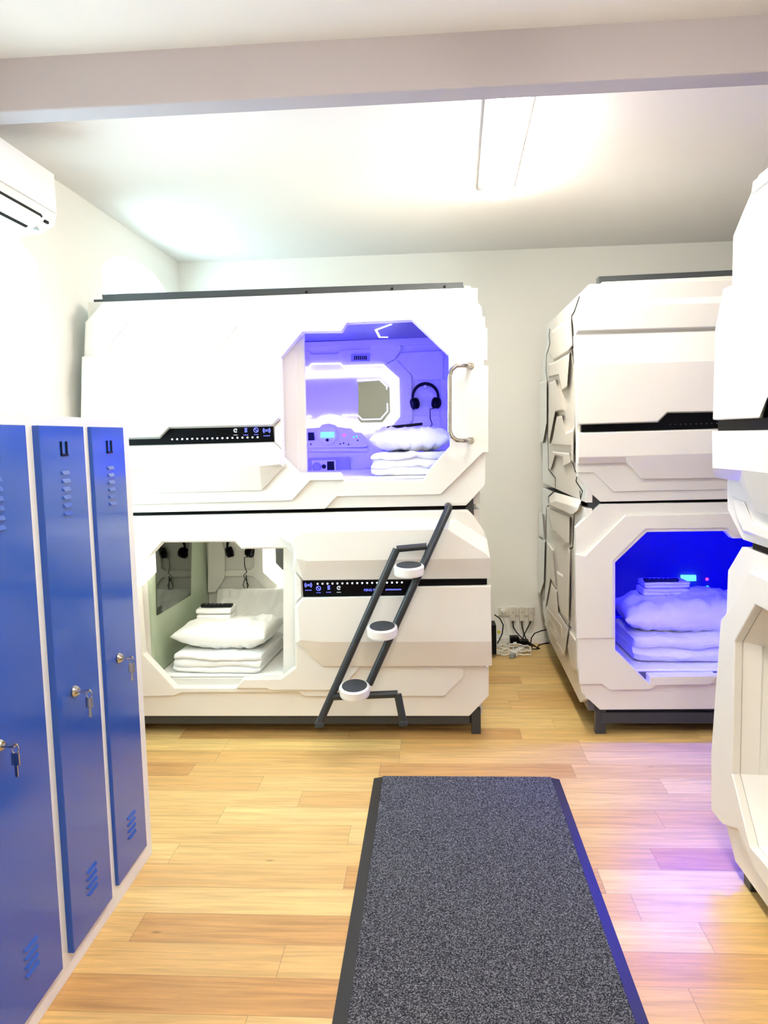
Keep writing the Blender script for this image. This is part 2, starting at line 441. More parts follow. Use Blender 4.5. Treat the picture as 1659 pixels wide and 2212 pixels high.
def headphones(name, c, r, label, ny=0., back=0):
    """black headphones hung on a wall facing -y; c = centre of the band"""
    c = Vector(c); t = thing(name, label, 'headphones', c+Vector((0, .0, -r)), None)
    pts = [c+Vector((cos(a)*r, -.035, sin(a)*r*1.02)) for a in [radians(-18+216*i/24) for i in range(25)]]
    MB().tube(pts, [.007+.004*sin(pi*i/24) for i in range(25)], 8).build('headband', blackm, t)
    for s_ in (1, -1):
        cc = c+Vector((s_*r*.93, -.035, -r*.50)); ax = Vector((s_, -.55, -.18)).normalized()
        cup = MB().lathe([(.028, -.012), (.036, -.006), (.036, .008), (.026, .016), (.01, .018)], cc, ax, 24).build('ear_cup', black, t)
        MB().lathe([(.022, -.030), (.035, -.026), (.037, -.014), (.028, -.012)], cc, ax, 24).build('ear_cushion', blackm, cup)
    k = c+Vector((r*.35, -.03, -r*.95))
    cp = [c+Vector((r*.85, -.035, -r*.85)), k, k+Vector((-.0, 0, -.06)), k+Vector((.012, 0, -.10)), k+Vector((-.012, 0, -.125)), k+Vector((.004, 0, -.15)),
          k+Vector((.02, 0, -.19)), k+Vector((.004, 0, -.225)), k+Vector((-.018, 0, -.19)), k+Vector((-.004, 0, -.15)), k+Vector((.008, 0, -.12)), k+Vector((.014, 0, -.235))]
    MB().tube(cp, .0028, 6).build('cable', blackm, t)
    MB().lathe([(.012, 0), (.014, .02), (.01, .04)], c+Vector((0, 0.0, r*.80)), (0, -1, 0), 14).build('hook', white_in, t)
    return t
def remote(c, rotz, L, label, tilt=0):
    t = thing('remote_control', label, 'remote control', c)
    R_ = Matrix.Rotation(rotz, 3, 'Z') @ Matrix.Rotation(tilt, 3, 'Y'); c = Vector(c); mb = MB()
    vs = [c+R_ @ Vector((x*L/2*(1 if z else .97), y*.022, z*.016)) for z in (0, 1) for x, y in ((-1,-1),(1,-1),(1,1),(-1,1))]
    mb.add(vs, [(3,2,1,0),(4,5,6,7),(0,1,5,4),(1,2,6,5),(2,3,7,6),(3,0,4,7)]); mb.build('remote_body', blackm, t, bevel=.004)
    b = MB()
    for i in range(5):
        for j in (-1, 0, 1):
            q = c+R_ @ Vector((-L*.33+i*L*.13, j*.012, .0155)); b.lathe([(.003, 0), (.003, .0015)], q, (0, 0, 1), 8)
    b.build('button_field', greyp, t)
    return t
def shell(xr, yr, zr, ixr, iy, izr, name, m, parent, floor_top):
    """pod body: open towards -y; xr/yr/zr outer, ixr/izr inner, iy inner back"""
    mb = MB()
    mb.box((xr[0], yr[0], izr[0]), (ixr[0], iy, izr[1])); mb.box((ixr[1], yr[0], izr[0]), (xr[1], iy, izr[1]))
    mb.box((xr[0], yr[0], izr[1]), (xr[1], yr[1], zr[1])); mb.box((xr[0], yr[0], zr[0]), (xr[1], yr[1], izr[0]))
    mb.box((xr[0], iy, izr[0]), (xr[1], yr[1], izr[1]))
    return mb.build(name, m, parent)

# ================================================================== LEFT BUNK: upper pod
YF = 3.95; YBK = 4.0
LX0, LX1 = -1.80, .24
up = thing('sleeping_pod', 'white sleeping pod with steel handle and blue lit window, above the ladder', 'sleeping pod', (-.75, 4.5, 1.22))
shell((LX0, LX1), (YBK, 5.20), (1.235, 2.335), (-1.55, .19), 5.05, (1.37, 2.225), 'shell', white_in, up, 1.38)
hole = [(607,774),(654,718),(738,717),(750,699),(890,693),(969,768),(972,964),(927,1014),(915,1036),(747,1037),(734,1021),(645,1021),(612,988)]
base = [(184,696),(223,652),(1000,622),(1041,664),(1041,684),(1047,684),(1048,710),(1050,777),(1050,975),(1048,1048),(1007,1092),(170,1108)]
fp = MB().prism(PL(base, 1, YF), 1, YBK, [PL(hole, 1, YF)])
L1 = [(186,698),(224,655),(999,625),(1038,664),(1041,707),(1053,709),(1053,777),(1046,778),(1046,790),(1055,791),(1055,976),(1044,977),(952,1068),(728,1072),(702,1099),(172,1110)]
hole1 = [(606,773),(653,716),(737,715),(749,697),(891,691),(970,767),(973,965),(928,1016),(916,1039),(746,1040),(733,1023),(644,1023),(610,989)]
fp.prism(PL(L1, 1, YF-.02), 1, YF+.001, [PL(hole1, 1, YF-.02)])
L2 = [(172,1093),(631,1081),(670,1038),(743,1037),(731,1028),(643,1026),(607,991),(604,769),(177,771)]
fp.prism(PL(L2, 1, YF-.038), 1, YF-.01)
fp.ribbon(PL([(233,770),(240,737),(275,697)], 1, YF-.02), 1, .012, .005)
fp.ribbon(PL([(465,758),(512,703)], 1, YF-.02), 1, .010, .005)
fp.build('front_panel', white, up, bevel=.003)
bd = MB()
oA = [(177,770),(604,758),(606,905),(590,921),(366,926),(346,947),(174,952)]
iA = [(176,812),(600,806),(601,902),(588,917),(365,922),(345,943),(174,948)]
bd.prism(PL(oA, 1, YF-.052), 1, YF-.02); bd.relief(PL(oA, 1, YF-.052), PL(iA, 1, YF-.095))
bd.build('upper_band', white, up, bevel=.003)
bd = MB()
oB = [(173,965),(591,955),(612,975),(613,1008),(565,1059),(325,1065),(285,1027),(173,1027)]
iB = [(173,968),(590,957),(604,972),(605,1003),(560,1006),(325,1012),(290,1011),(173,1012)]
bd.prism(PL(oB, 1, YF-.052), 1, YF-.02); bd.relief(PL(oB, 1, YF-.052), PL(iB, 1, YF-.095)); bd.build('lower_band', white, up, bevel=.003)
# small wedge between strip and opening
wd = MB().relief(PL([(592,921),(609,900),(611,902),(612,978),(592,957)], 1, YF-.03), PL([(594,923),(607,906),(608,908),(608,970),(594,955)], 1, YF-.05))
wd.build('strip_end', white, up, bevel=.002)
st = MB().prism(PL([(172,952),(345,948),(366,926),(590,920),(592,954),(172,966)], 1, YF-.048), 1, YF-.02).build('control_strip', black, up)
strip_icons(st, YF-.049, [(576,930), (553,929), (531,930), (509,930)], [(372+i*10.85, 949-i*.26) for i in range(18)], 1)
# sliding door standing open on the left of the hole
dr = MB().prism(PL([(560,650),(655,650),(664,1080),(560,1080)], 1, 4.03), 1, 4.06)
dr.prism(PL([(560,650),(637,650),(645,1080),(560,1080)], 1, 4.018), 1, 4.031)
dr.build('sliding_door', white, up, bevel=.002)
# chrome handle
hp = [P(1016,790,1,YF-.016), P(1012,790,1,YF-.06), P(1000,789,1,YF-.075), P(986,790,1,YF-.08), P(976,798,1,YF-.08), P(971,812,1,YF-.08), P(971,870,1,YF-.08),
      P(971,930,1,YF-.08), P(976,943,1,YF-.08), P(986,951,1,YF-.08), P(1000,952,1,YF-.075), P(1012,951,1,YF-.06), P(1016,951,1,YF-.016)]
h = MB().tube(hp, .0115, 14); 
hd = h.build('door_handle', chrome, up)
for q in ((1016,790), (1016,951)): MB().lathe([(.019, 0), (.019, .008), (.015, .012)], P(*q, 1, YF-.016), (0,-1,0), 20).build('mounting', chrome, hd)
# steel top rail
rl = MB().prism(PL([(220,636),(1000,609),(1002,623),(222,653)], 1, 4.0), 1, 4.06)
rl.box((-1.775, 4.02, 2.30), (-1.70, 4.10, 2.352))
rl.build('top_rail', railg, up, bevel=.002)
for q in ((662,631), (847,624), (960,620)): MB().lathe([(.007, 0), (.007, .004)], P(*q, 1, 3.999), (0,-1,0), 10).build('bolt', blackm, up)
MB().prism(PL([(1004,618),(1016,618),(1017,640),(1004,628)], 1, 4.02), 1, 4.06).build('corner_bracket', white, up)

# ---- inside of the upper pod (back wall at y = 5.05)
BY = 5.05
def zl(pts, dx=0, dy=0): return [(640+a/4.74+dx, 680+b/4.74+dy) for a, b in pts]
wp = MB()
wp.prism(PL(zl([(-400,300),(1420,230),(1420,300),(-400,345)]), 1, BY-.03), 1, BY)           # cornice
wp.prism(PL(zl([(-400,390),(130,375),(150,410),(430,400),(455,365),(750,355),(760,300),(1050,290),(1075,345),(1010,455),(920,500),(480,515),(450,490),(160,495),(130,530),(-400,545)]), 1, BY-.018), 1, BY)
wp.prism(PL(zl([(1080,390),(1500,370),(1500,660),(1200,665),(1180,610),(1010,460)]), 1, BY-.02), 1, BY)
wp.prism(PL(zl([(890,520),(1020,460),(1175,615),(1190,1080),(1110,1170),(930,1190),(1060,1040),(1045,650)]), 1, BY-.028), 1, BY)
wp.prism(PL(zl([(1480,660),(1540,660),(1540,1200),(1480,1200)]), 1, BY-.02), 1, BY)
wp.prism(PL(zl([(1200,1040),(1460,1035),(1480,1060),(1480,1200),(1190,1200)]), 1, BY-.015), 1, BY)
wp.prism(PL(zl([(-400,1360),(720,1365),(735,1400),(-400,1400)]), 1, BY-.02), 1, BY)
wp.build('wall_relief', white_in, up, bevel=.003)
# glowing ring
ro = [(-400,585),(885,560),(1030,680),(1040,1030),(905,1180),(700,1188),(600,1160),(560,1140),(430,1130),(400,1112),(330,1100),(260,1112),(235,1140),(80,1162),(-400,1170),
      (-400,1095),(65,1088),(200,1075),(250,1040),(340,1022),(430,1035),(480,1068),(600,1070),(660,1108),(885,1105),(965,1000),(960,715),(860,625),(-400,665)]
MB().prism(PL(zl(ro), 1, BY-.02), 1, BY).build('light_ring', ring_m, up)
cl = MB()
cl.ribbon(PL(zl([(-400,550),(130,545),(155,505),(450,500),(480,530),(890,515),(1045,655),(1052,1040),(910,1202),(700,1210),(680,1195),(610,1190),(570,1150),(500,1150)]), 1, BY-.029), 1, .009, .004)
cl.build('contour_light', ring_m, up)
MB().prism(PL(zl([(-400,660),(860,628),(955,715),(962,998),(883,1102),(662,1105),(632,1070),(480,1065),(430,1033),(340,1020),(250,1038),(200,1073),(-400,1092)]), 1, BY-.008), 1, BY).build('mirror_surround', white_in, up)
mr = MB().prism(PL(zl([(630,690),(850,672),(925,745),(955,740),(962,998),(883,1102),(662,1105),(634,1070)]), 1, BY-.014), 1, BY-.004).build('mirror', mirror, up)
mr['label'] = 'grey reflecting octagonal mirror'
cl = MB()
cl.ribbon(PL(zl([(622,672),(855,665),(925,735),(927,765)]), 1, BY-.018), 1, .007, .004)
cl.build('mirror_light', ring_m, up); cl = MB()
cl.ribbon(PL(zl([(932,905),(934,985),(865,1067),(675,1072),(628,1027),(555,1027)]), 1, BY-.018), 1, .007, .004)
cl.build('mirror_light', ring_m, up); cl = MB()
cl.ribbon(PL(zl([(470,1030),(545,1029)]), 1, BY-.018), 1, .009, .004)
cl.build('mirror_light', ring_m, up); cl = MB()
cl.ribbon(PL(zl([(-200,1050),(155,1042)]), 1, BY-.018), 1, .009, .004)
cl.build('mirror_light', ring_m, up)
# vent
vt = MB().prism(PL(zl([(560,402),(752,400),(752,475),(560,478)]), 1, BY-.026), 1, BY-.01).build('air_vent', safe_m, up)
sl = MB()
for i in range(7):
    x = 590+i*19.5; sl.prism(PL(zl([(x,420),(x+11,420),(x+15,440),(x+11,460),(x,460),(x+4,440)]), 1, BY-.0285), 1, BY-.024)
sl.build('vent_slots', blackm, vt)
# control console
cs = MB().prism(PL(zl([(-300,1200),(80,1185),(110,1162),(235,1155),(262,1125),(330,1112),(398,1128),(425,1150),(560,1160),(600,1200),(670,1208),(720,1262),(735,1340),(700,1358),(-300,1368)]), 1, BY-.030), 1, BY).build('console', white_in, up, bevel=.002)
dc = P(*zl([(320,1232)])[0], 1, BY-.030)
dl = MB().lathe([(.067, 0), (.067, .008), (.058, .014), (.056, .012), (.01, .012)], dc, (0,-1,0), 40).build('dial', white_in, cs)
MB().prism(PL(zl([(250,1202),(388,1200),(388,1256),(250,1258)]), 1, BY-.046), 1, BY-.040).build('display', lcd_m, cs)
MB().lathe([(.010, 0), (.010, .004)], P(*zl([(318,1282)])[0], 1, BY-.043), (0,-1,0), 14).build('dial_button', blackm, cs)
MB().lathe([(.009, 0), (.009, .004)], P(*zl([(490,1232)])[0], 1, BY-.030), (0,-1,0), 14).build('red_button', redm, cs)
MB().prism(PL(zl([(120,1205),(180,1205),(186,1285),(122,1288)]), 1, BY-.036), 1, BY-.029).build('socket', blackm, cs)
for a, b in ((108,1338),(150,1325),(450,1322),(485,1315),(535,1328),(628,1285)): MB().lathe([(.005, 0), (.005, .003)], P(*zl([(a,b)])[0], 1, BY-.030), (0,-1,0), 10).build('port', blackm, cs)
for a, b in ((588,1252), (620,1245)): MB().lathe([(.0055, 0), (.0055, .003)], P(*zl([(a,b)])[0], 1, BY-.030), (0,-1,0), 10).build('blue_button', cyanm, cs)
# safe
sf = thing('wall_safe', 'grey keypad safe built into the back of the blue lit pod', 'safe', P(*zl([(330,1610)])[0], 1, BY-.05))
MB().prism(PL(zl([(120,1468),(545,1455),(552,1640),(125,1650)]), 1, BY-.032), 1, BY-.001).build('safe_surround', safe_m, sf, bevel=.002)
sd = MB().prism(PL(zl([(158,1492),(405,1485),(410,1640),(160,1645)]), 1, BY-.045), 1, BY-.030).build('safe_door', white_in, sf, bevel=.002)
MB().lathe([(.031, 0), (.031, .006), (.026, .010), (.022, .006)], P(*zl([(210,1558)])[0], 1, BY-.045), (0,-1,0), 26).build('knob', safe_m, sd)
MB().lathe([(.014, 0), (.014, .005)], P(*zl([(283,1553)])[0], 1, BY-.045), (0,-1,0), 18).build('key_lock', blackm, sd)
kp = MB().prism(PL(zl([(315,1502),(386,1500),(390,1612),(318,1614)]), 1, BY-.049), 1, BY-.044).build('keypad', blackm, sd)
headphones('headphones', P(919,858,1,BY-.0), .083, 'black headphones hanging beside the glowing ring in the blue lit pod')
up_bed = 1.383
MB().box((-1.54, 4.02, 1.371), (.185, 5.045, up_bed)).build('mattress', linen, up, bevel=.005)
# blue strips under the pod roof
MB().box((-1.45, 4.06, 2.205), (.15, 4.10, 2.222)).build('led_or_fill_strip', blue_led, up)
MB().box((-1.50, 4.12, 1.40), (-1.47, 4.95, 2.18)).build('led_or_fill_strip', blue_led, up)
# roof mirror light frame inside
MB().box((-1.54, 4.11, 2.2225), (.18, 5.045, 2.2245)).build('roof_lining', dim_in, up)
rm = MB()
rm.ribbon([P(845,700,2,2.222), P(812,712,2,2.222), P(820,728,2,2.222), P(838,728,2,2.222)], 2, .012, .004)
rm.build('roof_light', ring_m, up)

folded('folded_duvet', (-.11, 4.32, up_bed), (.46, .40, .13), 3, linen, rotz=.05, seed=2, wr=.020)
tag(bpy.data.objects['folded_duvet'], 'folded white duvet under the pillow in the upper pod beside the headphones', 'duvet')
tag(soft_box('pillow', (-.13, 4.36, up_bed+.195), (.46, .40, .13), linen, rotz=.06, seed=3, wr=.016), 'white pillow on the folded duvet in the blue lit upper pod', 'pillow')
remote((-.155, 4.30, up_bed+.262), .12, .20, 'black remote control on the pillow in the upper pod', tilt=-.08)

# ================================================================== LEFT BUNK: lower pod
lo = thing('sleeping_pod', 'white sleeping pod at floor level with pale green interior, behind the ladder', 'sleeping pod', (-.75, 4.5, 0))
mb = MB()
mb.box((LX0, YBK, .30), (-1.56, BY, 1.10)); mb.box((.20, YBK, .30), (LX1, BY, 1.10)); mb.box((LX0, YBK, 1.10), (LX1, 5.2, 1.205)); mb.box((LX0, YBK, .10), (LX1, 5.2, .30)); mb.box((LX0, BY, .30), (LX1, 5.2, 1.10))
mb.build('shell', white_in, lo)
MB().box((-1.56, YBK, .30), (-1.545, BY, 1.10)).build('side_wall', green_in, lo)
holel = [(297,1231),(351,1172),(507,1171),(522,1186),(617,1185),(636,1203),(637,1440),(603,1466),(523,1467),(510,1485),(378,1485),(310,1412)]
basel = [(170,1117),(1010,1101),(1023,1114),(1047,1150),(1050,1165),(1050,1440),(1056,1442),(1056,1503),(1014,1547),(170,1547)]
fp = MB().prism(PL(basel, 1, YF), 1, YBK, [PL(holel, 1, YF)])
L1 = [(172,1120),(1008,1104),(1021,1117),(1045,1152),(1050,1440),(1002,1440),(1002,1461),(959,1504),(657,1504),(645,1495),(390,1496),(377,1503),(172,1507)]
holel1 = [(296,1230),(350,1170),(508,1169),(523,1184),(618,1183),(638,1202),(638,1441),(604,1467),(524,1468),(511,1487),(377,1487),(309,1413)]
fp.prism(PL(L1, 1, YF-.018), 1, YF+.001, [PL(holel1, 1, YF-.018)])
L2 = [(509,1487),(526,1469),(606,1468),(640,1442),(640,1203),(620,1182),(614,1132),(985,1123),(1046,1163),(1048,1250),(1048,1438),(778,1440),(735,1491),(583,1491),(577,1487)]
fp.prism(PL(L2, 1, YF-.032), 1, YF-.01)
fp.build('front_panel', white, lo, bevel=.003)
oU = [(618,1132),(985,1123),(1052,1165),(1060,1249),(656,1253),(633,1228),(634,1185),(604,1160)]
iU = [(648,1150),(965,1142),(1050,1196),(1060,1206),(662,1212),(640,1207),(640,1195),(628,1172)]
MB().prism(PL(oU, 1, YF-.045), 1, YF-.02).relief(PL(oU, 1, YF-.045), PL(iU, 1, YF-.095)).build('upper_band', white, lo, bevel=.003)
oV = [(653,1290),(883,1286),(897,1266),(1060,1263),(1063,1438),(697,1439),(638,1390),(637,1310)]
iV = [(655,1292),(884,1288),(898,1268),(1060,1266),(1062,1386),(690,1387),(648,1384),(642,1312)]
MB().prism(PL(oV, 1, YF-.045), 1, YF-.02).relief(PL(oV, 1, YF-.045), PL(iV, 1, YF-.095)).build('lower_band', white, lo, bevel=.003)
wd = MB().relief(PL([(636,1228),(652,1252),(653,1290),(638,1305)], 1, YF-.022), PL([(639,1237),(650,1253),(651,1289),(640,1298)], 1, YF-.045)).build('strip_end', white, lo, bevel=.002)
st = MB().prism(PL([(653,1255),(1052,1251),(1052,1263),(896,1267),(882,1286),(655,1289)], 1, YF-.046), 1, YF-.015).build('control_strip', black, lo)
strip_icons(st, YF-.047, [(666,1264), (688,1271), (710,1270), (732,1270)], [(686+i*10.72, 1261-i*.17) for i in range(18)], -1)
text('strip_lettering', 'FENG P', .0175, P(786,1277,1,YF-.047), (1,0,0), (0,0,1), blueicon, st)
mb = MB(); a = P(833,1274,1,YF-.047)
for k in range(9): mb.ribbon([a+Vector((k*.0093,0,(k%3)*.0008)), a+Vector((k*.0093+.0066,0,(k%2)*.001))], 1, .0065, .001)
mb.build('small_lettering', blueicon, st)
dr = MB().prism(PL([(612,1150),(680,1150),(680,1500),(612,1500)], 1, 4.03), 1, 4.06)
dr.prism(PL([(626,1150),(680,1150),(680,1500),(626,1500)], 1, 4.012), 1, 4.031)
dr.build('sliding_door', white, lo, bevel=.002)
# steel frame and legs
fr = MB(); fr.box((-1.78, 3.97, .055), (.17, 4.02, .099)); fr.box((-1.78, 5.14, .05), (.22, 5.2, .099)); fr.box((-1.78, 4.0, .05), (-1.72, 5.2, .099)); fr.box((.12, 4.0, .05), (.18, 5.2, .099))
fr.build('base_frame', frame_m, lo, bevel=.002)
for x, y in ((.205, 3.995), (-1.70, 4.02), (.19, 5.15), (-1.70, 5.15)):
    MB().box((x-.025, y-.025, 0), (x+.025, y+.025, .14)).build('leg', frame_m, lo, bevel=.003)
# black joint between the pods with its steel gusset
MB().box((LX0+.02, 3.985, 1.195), (.20, 4.04, 1.24)).build('joint_bar', black, lo)
MB().prism(PL([(1004,1100),(1022,1075),(1024,1116)], 1, 3.97), 1, 4.06).build('gusset', frame_m, lo, bevel=.001)
# inside the lower pod
def z3(pts): return [(270+a/4.1475, 1090+b/4.1475) for a, b in pts]
SX = -1.545
mb = MB()
def zz(pts): return z3(pts)
MB().prism(PL(z3([(275,325),(600,325),(590,812),(290,992)]), 0, SX+.006), 0, SX+.0).build('side_mirror', mirrord, lo)['label'] = 'dark mirror on the pale green side wall'
rg = MB().prism(PL(z3([(268,400),(280,605),(165,722),(60,735),(60,720),(130,668),(213,575),(215,440)]), 0, SX+.010), 0, SX+.001)
rg.build('side_light_ring', ringw_m, lo)
wp = MB()
wp.prism(PL(z3([(740,300),(860,300),(895,420),(895,640),(870,700),(800,790),(740,790)]), 1, BY-.035), 1, BY)
wp.prism(PL(z3([(890,600),(930,585),(1120,585),(1150,560),(1150,300),(1235,300),(1240,600),(1370,720),(1290,800),(1200,700),(1140,640),(900,645)]), 1, BY-.03), 1, BY)
wp.build('wall_relief', white_in, lo, bevel=.006)
MB().prism(PL(z3([(1232,200),(1270,200),(1280,570),(1430,700),(1430,760),(1245,605)]), 1, BY-.034), 1, BY-.02).build('contour_light', ringw_m, lo)
MB().prism(PL(z3([(1270,200),(1335,200),(1345,530),(1425,610),(1600,610),(1600,720),(1430,715),(1280,572)]), 1, BY-.03), 1, BY-.01).build('light_ring', ringw_m, lo)
MB().prism(PL(z3([(1335,200),(1600,200),(1600,610),(1425,610),(1345,530)]), 1, BY-.016), 1, BY-.004).build('mirror', mirrord, lo)
MB().box((-1.54, 4.02, .301), (.19, 5.045, .315)).build('mattress', linen, lo, bevel=.005)
lob = .315
MB().box((-1.45, 4.04, 1.085), (-.75, 4.07, 1.099)).build('led_or_fill_strip', warm_fill, lo)  # added warm fill, no lamp of this pod; brightens the pillow at the front
headphones('headphones', P(520,1178,1,BY), .083, 'black headphones hanging on the back wall of the pale green lower pod')
tag(soft_box('pillow', (-1.14, 4.82, .455), (.64, .40, .15), linen, rotz=0, tilt=radians(50), seed=8, wr=.016), 'large white pillow leaning on the back wall of the lower left pod', 'pillow')
tag(folded('folded_duvet', (-1.20, 4.30, lob), (.50, .52, .105), 3, linen, rotz=-.06, seed=5, wr=.010), 'folded white duvet on the mattress of the lower left pod', 'duvet')
tag(soft_box('pillow', (-1.20, 4.32, lob+.165), (.56, .44, .145), linen, rotz=-.10, seed=11, wr=.012, sag=-.02), 'white pillow lying on the folded duvet in the lower left pod', 'pillow')
tg = 'towels on the pillow in the lower left pod'
tag(folded('folded_towel', (-1.31, 4.42, lob+.225), (.20, .15, .034), 1, linen, seed=1, wr=.002), 'folded white towel on the pillow in the lower left pod, bottom one of two', 'towel', tg)
tag(folded('folded_towel', (-1.31, 4.42, lob+.260), (.205, .15, .034), 1, linen, seed=6, wr=.002), 'folded white towel under the remote in the lower left pod, top one of two', 'towel', tg)
remote((-1.30, 4.40, lob+.296), -.03, .19, 'black remote control on the towels in the lower left pod')

# ================================================================== RIGHT BUNK (beyond), side at x = .76
RX = .80
ru = thing('sleeping_pod', 'white sleeping pod with a black strip, top of the far right bunk', 'sleeping pod', (1.8, 4.6, 1.22))
shell((RX, 2.92), (YBK, 5.5), (1.235, 2.335), (.95, 2.8), 5.2, (1.37, 2.225), 'shell', white, ru, 1.38)
base = [(1243,728),(1243,690),(1278,632),(1301,609),(2060,573),(2060,1068),(1297,1084),(1275,1064),(1249,1030)]
fp = MB().prism(PL(base, 1, YF), 1, YBK)
fp.prism(PL([(1245,1021),(1282,1021),(1326,1062),(2060,1046),(2060,590),(1303,612),(1262,646),(1243,700)], 1, YF-.014), 1, YF)
fp.build('front_panel', white, ru, bevel=.003)
b1 = MB().relief(PL([(1255,650),(2055,624),(2055,700),(1243,722)], 1, YF-.014), PL([(1262,662),(2050,640),(2050,690),(1248,714)], 1, YF-.035)); b1.build('top_band', white, ru, bevel=.003)
MB().relief(PL([(1238,725),(2058,700),(2058,880),(1442,893),(1421,913),(1248,918)], 1, YF-.04), PL([(1240,789),(2056,764),(2056,877),(1441,890),(1420,910),(1250,916)], 1, YF-.085)).build('upper_band', white, ru, bevel=.003)
bq = PL([(1248,934),(2058,912),(2058,1024),(1389,1034),(1353,999),(1250,1002)], 1, YF-.045)
MB().prism(bq, 1, YF-.01).relief(bq, PL([(1249,936),(2056,915),(2056,965),(1391,984),(1352,986),(1250,988)], 1, YF-.085)).build('lower_band', white, ru, bevel=.003)
st = MB().prism(PL([(1256,918),(1421,912),(1442,892),(2056,876),(2056,912),(1256,933)], 1, YF-.046), 1, YF-.01).build('control_strip', black, ru)
for i in range(10): MB().lathe([(.0035, 0), (.0035, .001)], P(1448+i*11.2, 917-i*.3, 1, YF-.046), (0,-1,0), 8).build('indicator_light', frame_m, st)
MB().prism(PL([(1293,597),(2060,560),(2060,575),(1293,611)], 1, 4.0), 1, 4.06).build('top_rail', railg, ru, bevel=.002)
# side facade, facing the aisle: outlines in (y, z) on x = .76
def z5(pts): return [(1150+a/4.708, 640+b/4.708) for a, b in pts]
def z6(pts): return [(1150+a/4.42, 1060+b/4.42) for a, b in pts]
SF = .775
def sidepoly(pts, x): return PL(pts, 0, x)
sp = MB()
ou = [Vector((SF, y, z)) for y, z in ((3.955,1.235),(3.955,2.20),(4.02,2.30),(5.05,2.30),(5.30,2.20),(5.50,2.10),(5.50,1.24))]
sp.prism(ou, 0, RX+.01)
sp.build('side_panel', white, ru, bevel=.003)
sr = MB()
U1 = z5([(195,350),(395,200),(415,505),(370,570),(215,660),(165,580),(185,500)])
sr.relief(sidepoly(U1, SF), sidepoly(z5([(200,375),(388,235),(405,495),(365,550),(215,640),(172,570),(190,500)]), SF-.02))
U2 = z5([(215,668),(385,568),(362,932),(300,972),(262,800),(165,830),(160,690)])
sr.relief(sidepoly(U2, SF), sidepoly(z5([(215,685),(375,590),(352,915),(305,950),(268,790),(172,815),(168,700)]), SF-.025))
U3 = z5([(165,880),(240,842),(330,1170),(240,1180),(175,1500),(160,1480)])
sr.relief(sidepoly(U3, SF), sidepoly(z5([(172,890),(232,862),(312,1150),(232,1168),(178,1440),(168,1440)]), SF-.025))
U4 = z5([(245,1215),(305,1205),(345,1385),(425,1330),(425,1700),(390,1680),(385,1530),(190,1515)])
sr.relief(sidepoly(U4, SF), sidepoly(z5([(250,1235),(300,1222),(338,1400),(415,1370),(415,1680),(395,1665),(392,1515),(200,1500)]), SF-.02))
U5 = z5([(75,870),(150,845),(150,1290),(110,1500),(75,1500)])
sr.relief(sidepoly(U5, SF), sidepoly(z5([(82,890),(145,862),(145,1280),(108,1480),(80,1480)]), SF-.02))
U6 = z5([(200,1570),(380,1590),(400,1700),(310,1740),(300,1640),(235,1625),(190,1780),(165,1760)])
sr.relief(sidepoly(U6, SF), sidepoly(z5([(210,1585),(372,1605),(388,1690),(318,1722),(308,1625),(230,1608),(190,1750),(172,1740)]), SF-.015))
sr.build('side_relief', white, ru, bevel=.003)
sm = MB()
sm.ribbon(PL(z5([(180,330),(170,400),(180,480),(160,550),(145,590),(140,760),(150,830),(158,1000),(150,1300),(160,1480),(165,1760),(235,1850),(232,1980)]), 0, SF-.001), 0, .005, .002)
sm.build('panel_seam', blackm, ru); sm = MB()
sm.ribbon(PL(z5([(480,0),(430,150),(400,200),(430,510),(405,525),(440,800),(440,1480),(415,1700),(435,1780),(460,1800),(445,1880),(510,1980),(490,2060)]), 0, SF-.001), 0, .006, .002)
sm.build('panel_seam', blackm, ru)
# lower
rl_ = thing('sleeping_pod', 'white sleeping pod glowing deep blue inside, at floor level on the right', 'sleeping pod', (1.8, 4.6, 0))
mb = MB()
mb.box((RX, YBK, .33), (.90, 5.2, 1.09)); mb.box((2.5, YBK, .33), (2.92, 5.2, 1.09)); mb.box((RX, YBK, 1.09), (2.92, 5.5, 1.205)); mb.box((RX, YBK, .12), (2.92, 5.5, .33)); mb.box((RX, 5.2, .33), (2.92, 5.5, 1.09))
mb.build('shell', dim_in, rl_)
holer = [(1329,1215),(1398,1149),(1567,1147),(1582,1163),(1640,1162),(1668,1195),(1670,1420),(1640,1458),(1546,1460),(1534,1476),(1404,1478),(1329,1403)]
base = [(1296,1089),(2060,1078),(2060,1528),(1296,1533),(1256,1496),(1248,1440),(1244,1140)]
fp = MB().prism(PL(base, 1, YF), 1, YBK, [PL(holer, 1, YF)])
h2 = [(a+(-1 if a < 1500 else 1), b) for a, b in holer]
fp.prism(PL([(1243,1196),(1264,1200),(1351,1113),(2060,1095),(2060,1474),(1420,1477),(1406,1489),(1316,1490),(1300,1477),(1252,1478)], 1, YF-.018), 1, YF, [PL(h2, 1, YF-.018)])
fp.prism(PL([(1244,1198),(1264,1202),(1351,1115),(2060,1097),(2060,1378),(1680,1378),(1680,1190),(1645,1155),(1585,1155),(1570,1140),(1394,1142),(1324,1211),(1324,1378),(1246,1379)], 1, YF-.027), 1, YF-.01)
fp.build('front_panel', white, rl_, bevel=.003)
MB().prism(PL([(1404,1462),(1550,1460),(1535,1478),(1404,1480)], 1, YF-.028), 1, 4.03).build('sill', white, rl_, bevel=.002)
MB().box((RX+.02, 3.985, 1.195), (2.9, 4.04, 1.24)).build('joint_bar', black, rl_)
MB().prism(PL([(1298,1085),(1274,1064),(1275,1106)], 1, 3.97), 1, 4.06).build('gusset', frame_m, rl_, bevel=.001)
